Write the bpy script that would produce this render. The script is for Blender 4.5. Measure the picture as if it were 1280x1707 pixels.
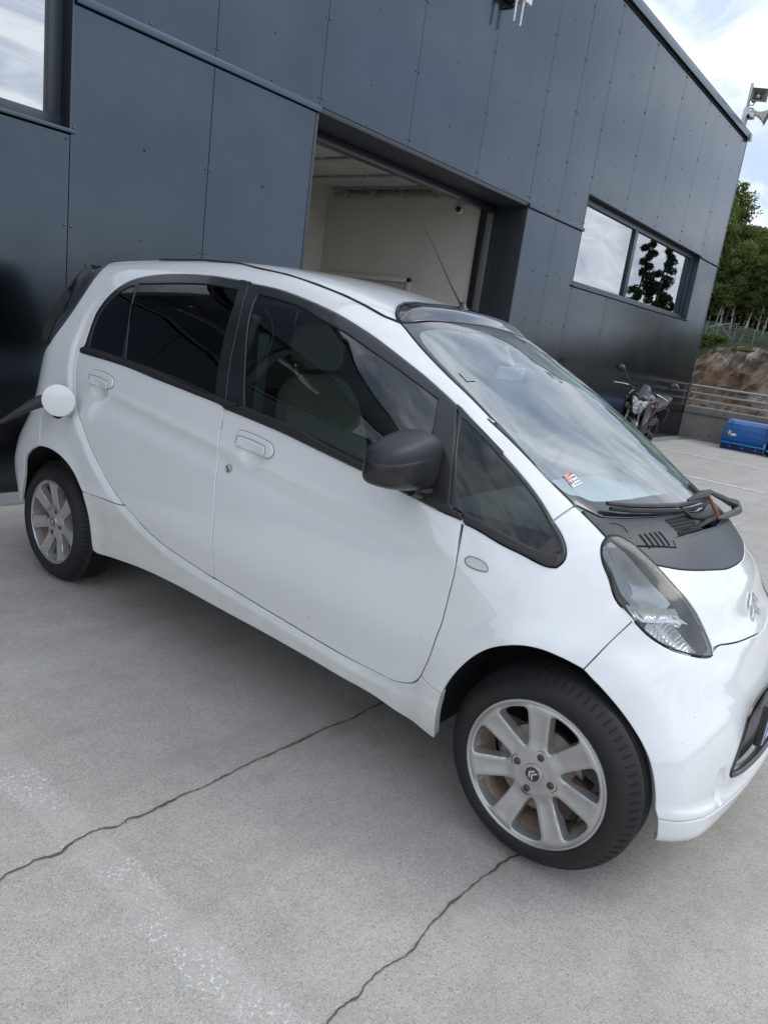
import bpy, bmesh, math, random
import numpy as np
from mathutils import Vector, Matrix, Euler
from mathutils.geometry import delaunay_2d_cdt
for o in list(bpy.data.objects): bpy.data.objects.remove(o)
rng=random.Random(7); nrng=np.random.default_rng(7)
S=bpy.context.scene; COL=S.collection
R_=math.radians
# ------------------------------------------------------------------ camera
CAMH=1.379
cam_d=bpy.data.cameras.new('camera'); cam=bpy.data.objects.new('camera',cam_d); COL.objects.link(cam); S.camera=cam
Rw=((0.62668,-0.76771,0.13375),(-0.10805,-0.25558,-0.96073),(0.77175,0.58762,-0.24312))
cam.matrix_world=Matrix(((Rw[0][0],-Rw[1][0],-Rw[2][0],0),(Rw[0][1],-Rw[1][1],-Rw[2][1],0),(Rw[0][2],-Rw[1][2],-Rw[2][2],CAMH),(0,0,0,1)))
cam_d.sensor_fit='VERTICAL'; cam_d.sensor_height=36; cam_d.lens=1216.4/1707*36
cam_d.clip_start=.02; cam_d.clip_end=3000
# ------------------------------------------------------------------ world, sun, exposure
W=bpy.data.worlds.new('World'); S.world=W; W.use_nodes=True
nt=W.node_tree; nt.nodes.clear()
def nn(t,ty,**k):
    n=t.nodes.new(ty)
    for a,b in k.items(): setattr(n,a,b)
    return n
SUN_EL=R_(46); SUN_AZ=R_(137)      # azimuth clockwise from +Y
out=nn(nt,'ShaderNodeOutputWorld'); bg=nn(nt,'ShaderNodeBackground'); bg.inputs[1].default_value=.12
sky=nn(nt,'ShaderNodeTexSky',sky_type='NISHITA'); sky.sun_disc=False; sky.sun_elevation=SUN_EL; sky.sun_rotation=SUN_AZ
sky.air_density=1.0; sky.dust_density=1.2; sky.ozone_density=1.5
tc=nn(nt,'ShaderNodeTexCoord'); sx=nn(nt,'ShaderNodeSeparateXYZ'); nt.links.new(tc.outputs['Generated'],sx.inputs[0])
def wm(op,a,b=None,c=None):
    n=nn(nt,'ShaderNodeMath',operation=op)
    for i,v in enumerate((a,b,c)):
        if v is None: continue
        if isinstance(v,(int,float)): n.inputs[i].default_value=v
        else: nt.links.new(v,n.inputs[i])
    return n.outputs[0]
zz=wm('ADD',wm('MAXIMUM',sx.outputs[2],0.0),.22)
cx=nn(nt,'ShaderNodeCombineXYZ'); nt.links.new(wm('DIVIDE',sx.outputs[0],zz),cx.inputs[0]); nt.links.new(wm('DIVIDE',sx.outputs[1],zz),cx.inputs[1])
mp=nn(nt,'ShaderNodeMapping'); nt.links.new(cx.outputs[0],mp.inputs[0]); mp.inputs['Rotation'].default_value=(0,0,.5); mp.inputs['Scale'].default_value=(.8,1.5,1); mp.inputs['Location'].default_value=(1.7,.6,0)
n1=nn(nt,'ShaderNodeTexNoise'); n1.inputs['Scale'].default_value=1.3; n1.inputs['Detail'].default_value=8; n1.inputs['Roughness'].default_value=.56; n1.inputs['Distortion'].default_value=.5; nt.links.new(mp.outputs[0],n1.inputs[0])
n2=nn(nt,'ShaderNodeTexNoise'); n2.inputs['Scale'].default_value=3.1; n2.inputs['Detail'].default_value=7; n2.inputs['Roughness'].default_value=.6; n2.inputs['Distortion'].default_value=.8; nt.links.new(mp.outputs[0],n2.inputs[0])
cov=nn(nt,'ShaderNodeMapRange',interpolation_type='SMOOTHSTEP'); nt.links.new(n1.outputs[0],cov.inputs[0]); cov.inputs[1].default_value=.34; cov.inputs[2].default_value=.50; cov.inputs[3].default_value=.30; cov.inputs[4].default_value=1
shade=nn(nt,'ShaderNodeValToRGB'); nt.links.new(n2.outputs[0],shade.inputs[0])
shade.color_ramp.elements[0].position=.38; shade.color_ramp.elements[0].color=(3.9,4.6,5.8,1)
shade.color_ramp.elements[1].position=.62; shade.color_ramp.elements[1].color=(7.2,7.6,8.3,1)
# thin cloud glows softly towards the veiled sun
sdv=(math.sin(SUN_AZ)*math.cos(SUN_EL),math.cos(SUN_AZ)*math.cos(SUN_EL),math.sin(SUN_EL))
dt=nn(nt,'ShaderNodeVectorMath',operation='DOT_PRODUCT'); nrm=nn(nt,'ShaderNodeVectorMath',operation='NORMALIZE'); nt.links.new(tc.outputs['Generated'],nrm.inputs[0]); nt.links.new(nrm.outputs[0],dt.inputs[0]); dt.inputs[1].default_value=sdv
glow=wm('ADD',wm('MULTIPLY',wm('POWER',wm('MAXIMUM',dt.outputs['Value'],0.0),3.0),.22),1.0)
sc_=nn(nt,'ShaderNodeVectorMath',operation='SCALE'); nt.links.new(shade.outputs[0],sc_.inputs[0]); nt.links.new(glow,sc_.inputs['Scale'])
mx=nn(nt,'ShaderNodeMixRGB'); nt.links.new(cov.outputs[0],mx.inputs[0]); nt.links.new(sky.outputs[0],mx.inputs[1]); nt.links.new(sc_.outputs[0],mx.inputs[2])
nt.links.new(mx.outputs[0],bg.inputs[0]); nt.links.new(bg.outputs[0],out.inputs[0])
sd=bpy.data.lights.new('sun','SUN'); sd.energy=.6; sd.angle=R_(24); sd.color=(1,.96,.89)
so=bpy.data.objects.new('sun',sd); COL.objects.link(so)
sv=Vector((math.sin(SUN_AZ)*math.cos(SUN_EL),math.cos(SUN_AZ)*math.cos(SUN_EL),math.sin(SUN_EL)))
so.rotation_euler=sv.to_track_quat('Z','Y').to_euler(); so.location=(0,0,30)
S.view_settings.view_transform='Standard'; S.view_settings.look='None'; S.view_settings.exposure=0.52; S.view_settings.gamma=1; S.view_settings.use_curve_mapping=False
S.render.engine='CYCLES'
S.cycles.max_bounces=10; S.cycles.transparent_max_bounces=24; S.cycles.glossy_bounces=5; S.cycles.caustics_reflective=False; S.cycles.caustics_refractive=False

# ------------------------------------------------------------------ helpers
def link(o,parent=None):
    COL.objects.link(o)
    if parent is not None: o.parent=parent
    return o
def tag(o,label=None,cat=None,group=None,kind=None):
    if label: o['label']=label
    if cat: o['category']=cat
    if group: o['group']=group
    if kind: o['kind']=kind
    return o
def empty(name,loc,rz=0,label=None,cat=None,group=None):
    o=bpy.data.objects.new(name,None); o.empty_display_size=.2; link(o); o.location=loc; o.rotation_euler=(0,0,rz)
    return tag(o,label,cat,group)
class MB:
    """collects geometry, built as ONE mesh"""
    def __init__(s): s.v=[];s.f=[];s.m=[]
    def add(s,v,f,mi=0,M=None):
        b=len(s.v)
        for p in v:
            p=Vector(p)
            s.v.append(tuple(M@p) if M is not None else tuple(p))
        for q in f: s.f.append(tuple(b+i for i in q)); s.m.append(mi)
        return s
    def box(s,x0,x1,y0,y1,z0,z1,bev=0,mi=0,M=None):
        bm=bmesh.new(); bmesh.ops.create_cube(bm,size=1)
        for v in bm.verts: v.co=Vector(((x0+x1)/2+v.co.x*(x1-x0),(y0+y1)/2+v.co.y*(y1-y0),(z0+z1)/2+v.co.z*(z1-z0)))
        if bev: bmesh.ops.bevel(bm,geom=bm.edges[:],offset=bev,segments=2,profile=.6,affect='EDGES')
        s.bm(bm,mi,M); return s
    def bm(s,bm,mi=0,M=None):
        bm.verts.index_update()
        s.add([v.co.copy() for v in bm.verts],[[v.index for v in f.verts] for f in bm.faces],mi,M); bm.free(); return s
    def tube(s,pts,r,seg=8,mi=0,cap=True,M=None):
        pts=[Vector(p) for p in pts]; n=len(pts); rr=r if isinstance(r,(list,tuple)) else [r]*n
        t0=(pts[1]-pts[0]).normalized(); u=t0.orthogonal().normalized(); V=[];F=[]
        for i,p in enumerate(pts):
            t=(pts[min(i+1,n-1)]-pts[max(i-1,0)]).normalized()
            u=(u-t*u.dot(t)).normalized(); w=t.cross(u)
            for k in range(seg):
                a=2*math.pi*k/seg; V.append(p+(u*math.cos(a)+w*math.sin(a))*rr[i])
        for i in range(n-1):
            for k in range(seg):
                k2=(k+1)%seg; F.append((i*seg+k,i*seg+k2,(i+1)*seg+k2,(i+1)*seg+k))
        if cap: F.append(tuple(range(seg))[::-1]); F.append(tuple((n-1)*seg+k for k in range(seg)))
        return s.add(V,F,mi,M)
    def lathe(s,prof,seg=32,mi=0,M=None,closed=False):
        """prof list of (r,h) revolved about local Z"""
        V=[];F=[];n=len(prof)
        for r,hh in prof:
            for k in range(seg):
                a=2*math.pi*k/seg; V.append((r*math.cos(a),r*math.sin(a),hh))
        for i in range(n-1 if not closed else n):
            j=(i+1)%n
            for k in range(seg):
                k2=(k+1)%seg; F.append((i*seg+k,i*seg+k2,j*seg+k2,j*seg+k))
        return s.add(V,F,mi,M)
    def prism(s,poly,z0,z1,mi=0,M=None,bev=0):
        bm=bmesh.new(); vs=[bm.verts.new((p[0],p[1],z0)) for p in poly]; f=bm.faces.new(vs)
        r=bmesh.ops.extrude_face_region(bm,geom=[f]); 
        for v in r['geom']:
            if isinstance(v,bmesh.types.BMVert): v.co.z=z1
        bmesh.ops.recalc_face_normals(bm,faces=bm.faces)
        if bev: bmesh.ops.bevel(bm,geom=bm.edges[:],offset=bev,segments=2,profile=.6,affect='EDGES')
        return s.bm(bm,mi,M)
    def build(s,name,mats,parent=None,smooth=True,angle=35,recalc=True):
        me=bpy.data.meshes.new(name); me.from_pydata(s.v,[],s.f)
        if not isinstance(mats,(list,tuple)): mats=[mats]
        for m in mats: me.materials.append(m)
        me.polygons.foreach_set('material_index',s.m); 
        bm=bmesh.new(); bm.from_mesh(me); 
        if recalc: bmesh.ops.recalc_face_normals(bm,faces=bm.faces)
        if smooth:
            ca=R_(angle)
            for e in bm.edges:
                e.smooth = not (len(e.link_faces)==2 and e.calc_face_angle(0)>ca)
            for f in bm.faces: f.smooth=True
        bm.to_mesh(me); bm.free(); me.update()
        return link(bpy.data.objects.new(name,me),parent)
def rot(ax,deg): return Matrix.Rotation(R_(deg),4,ax)
def tr(x,y,z): return Matrix.Translation((x,y,z))
def skinrev(s): pass
# ------------------------------------------------------------------ materials
def mat(name,base=(.5,.5,.5),rough=.5,metal=0,coat=0,spec=.5,alpha=1,emis=None,es=0):
    m=bpy.data.materials.new(name); m.use_nodes=True; b=m.node_tree.nodes['Principled BSDF']
    b.inputs['Base Color'].default_value=(*base,1); b.inputs['Roughness'].default_value=rough; b.inputs['Metallic'].default_value=metal
    b.inputs['Coat Weight'].default_value=coat; b.inputs['Coat Roughness'].default_value=.03; b.inputs['Specular IOR Level'].default_value=spec
    if emis: b.inputs['Emission Color'].default_value=(*emis,1); b.inputs['Emission Strength'].default_value=es
    return m
def vary(m,c2,scale=5,detail=5,lo=.35,hi=.7,coord='Object',rough2=None,stretch=None,bump=0,bscale=None,mixmax=1.0,bdet=4):
    """mix base colour with a second colour through noise, optional bump"""
    t=m.node_tree; b=t.nodes['Principled BSDF']; tc=nn(t,'ShaderNodeTexCoord'); mp=nn(t,'ShaderNodeMapping'); t.links.new(tc.outputs[coord],mp.inputs[0])
    if stretch: mp.inputs['Scale'].default_value=stretch
    n=nn(t,'ShaderNodeTexNoise'); n.inputs['Scale'].default_value=scale; n.inputs['Detail'].default_value=detail; n.inputs['Roughness'].default_value=.6; t.links.new(mp.outputs[0],n.inputs[0])
    r=nn(t,'ShaderNodeMapRange'); t.links.new(n.outputs[0],r.inputs[0]); r.inputs[1].default_value=lo; r.inputs[2].default_value=hi; r.inputs[4].default_value=mixmax
    mx=nn(t,'ShaderNodeMixRGB'); t.links.new(r.outputs[0],mx.inputs[0])
    src=b.inputs['Base Color']
    if src.is_linked: t.links.new(src.links[0].from_socket,mx.inputs[1])
    else: mx.inputs[1].default_value=src.default_value
    mx.inputs[2].default_value=(*c2,1); t.links.new(mx.outputs[0],b.inputs['Base Color'])
    if rough2 is not None:
        rr=nn(t,'ShaderNodeMapRange'); t.links.new(n.outputs[0],rr.inputs[0]); rr.inputs[1].default_value=lo; rr.inputs[2].default_value=hi; rr.inputs[3].default_value=b.inputs['Roughness'].default_value; rr.inputs[4].default_value=rough2
        t.links.new(rr.outputs[0],b.inputs['Roughness'])
    if bump:
        n3=nn(t,'ShaderNodeTexNoise'); n3.inputs['Scale'].default_value=bscale or scale; n3.inputs['Detail'].default_value=bdet; t.links.new(mp.outputs[0],n3.inputs[0])
        bp=nn(t,'ShaderNodeBump'); bp.inputs['Strength'].default_value=1; bp.inputs['Distance'].default_value=bump; t.links.new(n3.outputs[0],bp.inputs['Height'])
        if b.inputs['Normal'].is_linked: t.links.new(b.inputs['Normal'].links[0].from_socket,bp.inputs['Normal'])
        t.links.new(bp.outputs[0],b.inputs['Normal'])
    return m
def glass(name,tint,ior=1.8,rough=0.0,refl=1.0):
    m=bpy.data.materials.new(name); m.use_nodes=True; t=m.node_tree; t.nodes.clear()
    o=nn(t,'ShaderNodeOutputMaterial'); tp=nn(t,'ShaderNodeBsdfTransparent'); tp.inputs[0].default_value=(*tint,1)
    g=nn(t,'ShaderNodeBsdfGlossy'); g.inputs['Roughness'].default_value=rough; g.inputs[0].default_value=(refl,refl,refl,1)
    f=nn(t,'ShaderNodeFresnel'); f.inputs[0].default_value=ior; mx=nn(t,'ShaderNodeMixShader')
    ge=nn(t,'ShaderNodeNewGeometry'); 
    # the back of a pane must not turn into a total mirror: flip the normal there
    t.links.new(f.outputs[0],mx.inputs[0])
    cl=nn(t,'ShaderNodeMath',operation='MULTIPLY'); sub=nn(t,'ShaderNodeMath',operation='SUBTRACT'); sub.inputs[0].default_value=1; t.links.new(ge.outputs['Backfacing'],sub.inputs[1])
    t.links.new(f.outputs[0],cl.inputs[0]); t.links.new(sub.outputs[0],cl.inputs[1])
    ad=nn(t,'ShaderNodeMath',operation='MULTIPLY_ADD'); t.links.new(ge.outputs['Backfacing'],ad.inputs[0]); ad.inputs[1].default_value=.06; t.links.new(cl.outputs[0],ad.inputs[2])
    t.links.new(ad.outputs[0],mx.inputs[0]); t.links.new(tp.outputs[0],mx.inputs[1]); t.links.new(g.outputs[0],mx.inputs[2]); t.links.new(mx.outputs[0],o.inputs[0])
    return m
M={}
M['paint']=mat('white_paint',(.83,.84,.84),.30,coat=1.0); M['paint'].node_tree.nodes['Principled BSDF'].inputs['Coat IOR'].default_value=1.7; vary(M['paint'],(.79,.795,.785),3.5,6,.35,.75)
M['sill']=mat('offwhite_plastic_skirt',(.74,.75,.725),.34,coat=.35); vary(M['sill'],(.66,.665,.63),14,7,.45,.8)
M['trim']=mat('black_trim',(.013,.014,.017),.32,coat=.25); vary(M['trim'],(.02,.021,.023),14,4,.4,.8,rough2=.42)
M['rubber']=mat('black_rubber',(.018,.018,.019),.55); 
M['cowlp']=mat('dark_grey_plastic',(.040,.043,.050),.42); vary(M['cowlp'],(.060,.063,.070),60,4,.4,.7,bump=.0004,bscale=900)
M['bonblk']=mat('satin_dark_bonnet_cover',(.040,.045,.056),.40); vary(M['bonblk'],(.055,.06,.07),7,6,.45,.8,rough2=.48)
M['gloss']=mat('gloss_black',(.010,.010,.012),.10,coat=1); vary(M['gloss'],(.03,.03,.032),8,6,.5,.8,rough2=.22)
M['mirrorp']=mat('mirror_housing_plastic',(.018,.020,.026),.46); vary(M['mirrorp'],(.032,.034,.041),6,6,.45,.85,bump=.0004,bscale=700)
M['dark']=mat('dark_void',(.008,.008,.008),.9)
M['liner']=mat('wheel_liner',(.012,.012,.012),.85)
M['tyre']=mat('tyre_rubber',(.016,.0155,.016),.6,spec=.35); vary(M['tyre'],(.026,.022,.020),8,6,.45,.75,bump=.0006,bscale=60)
M['alloy']=mat('silver_alloy_wheel',(.52,.515,.505),.34,metal=.6,coat=.2); vary(M['alloy'],(.38,.35,.31),7,6,.5,.8,rough2=.45)
M['alloydirt']=mat('dusty_alloy_barrel',(.52,.42,.34),.6,metal=.1); vary(M['alloydirt'],(.26,.15,.09),14,7,.35,.7)
M['steel']=mat('steel',(.5,.5,.5),.3,metal=1)
M['nut']=mat('wheel_nut_steel',(.11,.095,.085),.45,metal=.8)
M['disc']=mat('rusty_brake_disc',(.30,.26,.24),.45,metal=.7); vary(M['disc'],(.12,.05,.03),18,6,.5,.75)
M['caliper']=mat('brake_caliper',(.05,.03,.025),.7)
M['chrome']=mat('chrome',(.82,.83,.85),.07,metal=1)
M['ws']=glass('windscreen_glass',(.82,.95,.93),3.8)
M['gfront']=glass('front_door_glass',(.25,.30,.275),1.85)
M['grear']=glass('privacy_glass',(.035,.045,.055),1.52)
M['lens']=glass('headlight_lens',(.84,.85,.85),1.45,rough=.14)
def haze_lens(m,amt,col=(.5,.5,.49)):
    t=m.node_tree;o=t.nodes['Material Output'];src=o.inputs[0].links[0].from_socket;d=nn(t,'ShaderNodeBsdfDiffuse');d.inputs[0].default_value=(*col,1);mx=nn(t,'ShaderNodeMixShader')
    tc=nn(t,'ShaderNodeTexCoord');n=nn(t,'ShaderNodeTexNoise');n.inputs['Scale'].default_value=9;n.inputs['Detail'].default_value=6;t.links.new(tc.outputs['Object'],n.inputs[0])
    r=nn(t,'ShaderNodeMapRange');t.links.new(n.outputs[0],r.inputs[0]);r.inputs[1].default_value=.35;r.inputs[2].default_value=.7;r.inputs[3].default_value=amt*.4;r.inputs[4].default_value=amt*1.5
    t.links.new(r.outputs[0],mx.inputs[0]);t.links.new(src,mx.inputs[1]);t.links.new(d.outputs[0],mx.inputs[2]);t.links.new(mx.outputs[0],o.inputs[0])
haze_lens(M['lens'],.12); haze_lens(M['ws'],.15,(.50,.60,.59))  # screen: dust film whose teal colour also stands in for reflected sky
M['lamp_clear']=glass('tail_lens',(.35,.37,.40),1.5,rough=.05)
M['frit']=mat('ceramic_border',(.022,.024,.028),.16,coat=1)
M['reflector']=mat('headlight_reflector',(.85,.86,.88),.12,metal=1)
M['hlbowl']=mat('headlight_bowl_silver',(.50,.51,.53),.22,metal=.9)
M['hlhouse']=mat('headlight_bezel',(.25,.27,.29),.28,metal=.8)
M['seat']=mat('beige_seat_cloth',(.33,.30,.26),.9); vary(M['seat'],(.28,.255,.22),90,3,.4,.6,bump=.0006,bscale=300)
M['inter']=mat('grey_interior',(.28,.29,.29),.7); M['interd']=mat('dark_interior',(.05,.052,.055),.6)
M['dash']=mat('pale_dashboard',(.44,.47,.47),.6)
M['belt']=mat('seat_belt',(.22,.24,.22),.8)
M['replens']=glass('repeater_lens',(.9,.9,.88),1.5,rough=.02)
M['ivory']=mat('pale_interior_trim',(.58,.60,.56),.6)
M['plastic_w']=mat('white_plastic',(.78,.79,.79),.4)
M['wiper']=mat('wiper_black',(.030,.032,.036),.4); vary(M['wiper'],(.07,.072,.078),25,4,.5,.8)
M['rust']=mat('rusty_steel',(.22,.085,.04),.7)
M['cable']=mat('cable_black',(.035,.037,.042),.5)
M['blue']=mat('plate_blue',(.012,.10,.50),.3); M['platew']=mat('plate_white',(.75,.76,.76),.3)
M['red']=mat('sticker_red',(.62,.10,.11),.5); M['stw']=mat('sticker_white',(.75,.78,.76),.5); M['ink']=mat('sticker_ink',(.05,.06,.08),.5)
M['gfq']=glass('quarter_glass',(.10,.125,.12),1.6)
M['chip']=mat('paint_chip_dirt',(.10,.095,.09),.8)
M['orange']=mat('amber_bulb',(.5,.16,.03),.3)
M['joint2']=mat('panel_gap_shadow',(.20,.21,.22),.8)
M['faint']=mat('faded_sticker',(.30,.37,.35),.6)
# ------------------------------------------------------------------ car body: smooth implicit surface + panels cut from it
def spl(x,xs,ys):
    xs=np.asarray(xs,float);ys=np.asarray(ys,float);x=np.asarray(x,float)
    m=np.empty_like(ys);d=np.diff(ys)/np.diff(xs)
    m[1:-1]=(d[:-1]*np.diff(xs)[1:]+d[1:]*np.diff(xs)[:-1])/(xs[2:]-xs[:-2]);m[0]=d[0];m[-1]=d[-1]
    xc=np.clip(x,xs[0],xs[-1]);i=np.clip(np.searchsorted(xs,xc)-1,0,len(xs)-2)
    h=xs[i+1]-xs[i];t=(xc-xs[i])/h
    r=(2*t**3-3*t*t+1)*ys[i]+(t**3-2*t*t+t)*h*m[i]+(-2*t**3+3*t*t)*ys[i+1]+(t**3-t*t)*h*m[i+1]
    return r+np.where(x<xs[0],(x-xs[0])*m[0],0)+np.where(x>xs[-1],(x-xs[-1])*m[-1],0)
def smax(a,b,k):
    h=np.maximum(k-np.abs(a-b),0)/k
    return np.maximum(a,b)+h*h*k*.25
def sstep(a,b,x):
    t=np.clip((x-a)/(b-a),0,1); return t*t*(3-2*t)
BD={'T0x': [-3.1, -2.9, -2.5, -2.1, -1.65, -1.3, -0.93, -0.834, -0.6, -0.34, -0.1, 0.05, 0.15, 0.225, 0.275, 0.301, 0.342, 0.38, 0.42, 0.46], 'T0z': [1.501, 1.51, 1.5435, 1.5672, 1.5695, 1.5428, 1.4705, 1.4447, 1.3326, 1.1909, 1.0634, 0.9765, 0.9145, 0.8279, 0.7618, 0.7034, 0.6389, 0.5481, 0.4535, 0.2939], 'ax': [-2.5, -1.0, -0.4, 0.05, 0.3], 'av': [0.0225, 0.1197, 0.1988, 0.5187, 0.3099], 'cx': [-2.9, -2.0, -1.0, -0.4, 0.1, 0.3], 'cv': [0.1309, 0.1542, 0.1453, 0.1122, 0.0649, 0.0263], 'wz': [0.2, 0.28, 0.4, 0.55, 0.7, 0.85, 0.95, 1.05, 1.2, 1.35, 1.5], 'wv': [0.6773, 0.704, 0.7285, 0.7547, 0.7483, 0.7308, 0.711, 0.6919, 0.6443, 0.5866, 0.5253], 'tx': [-3.1, -2.8, -2.4, -1.8, -0.8, -0.3, 0.0, 0.2, 0.4, 0.5], 'tv': [0.9055, 0.9607, 0.9854, 1.0009, 1.0023, 0.9876, 0.969, 0.9449, 0.8979, 0.8536], 'fz': [0.1, 0.2, 0.3, 0.4, 0.5, 0.6, 0.7, 0.8, 0.9], 'fv': [0.4004, 0.4157, 0.4456, 0.463, 0.4664, 0.4448, 0.4115, 0.3597, 0.2976], 'fk': [0.1729, 0.1209, 0.1819, 0.2257, 0.2744, 0.3404, 0.3951, 0.395, 0.39], 'rz': [0.2, 0.4, 0.6, 0.8, 1.0, 1.2, 1.4, 1.5], 'rv': [-2.9925, -3.0668, -3.1033, -2.9834, -2.9269, -2.9024, -2.8534, -2.8267], 'k': [0.22, 0.14, 0.16]}
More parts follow.
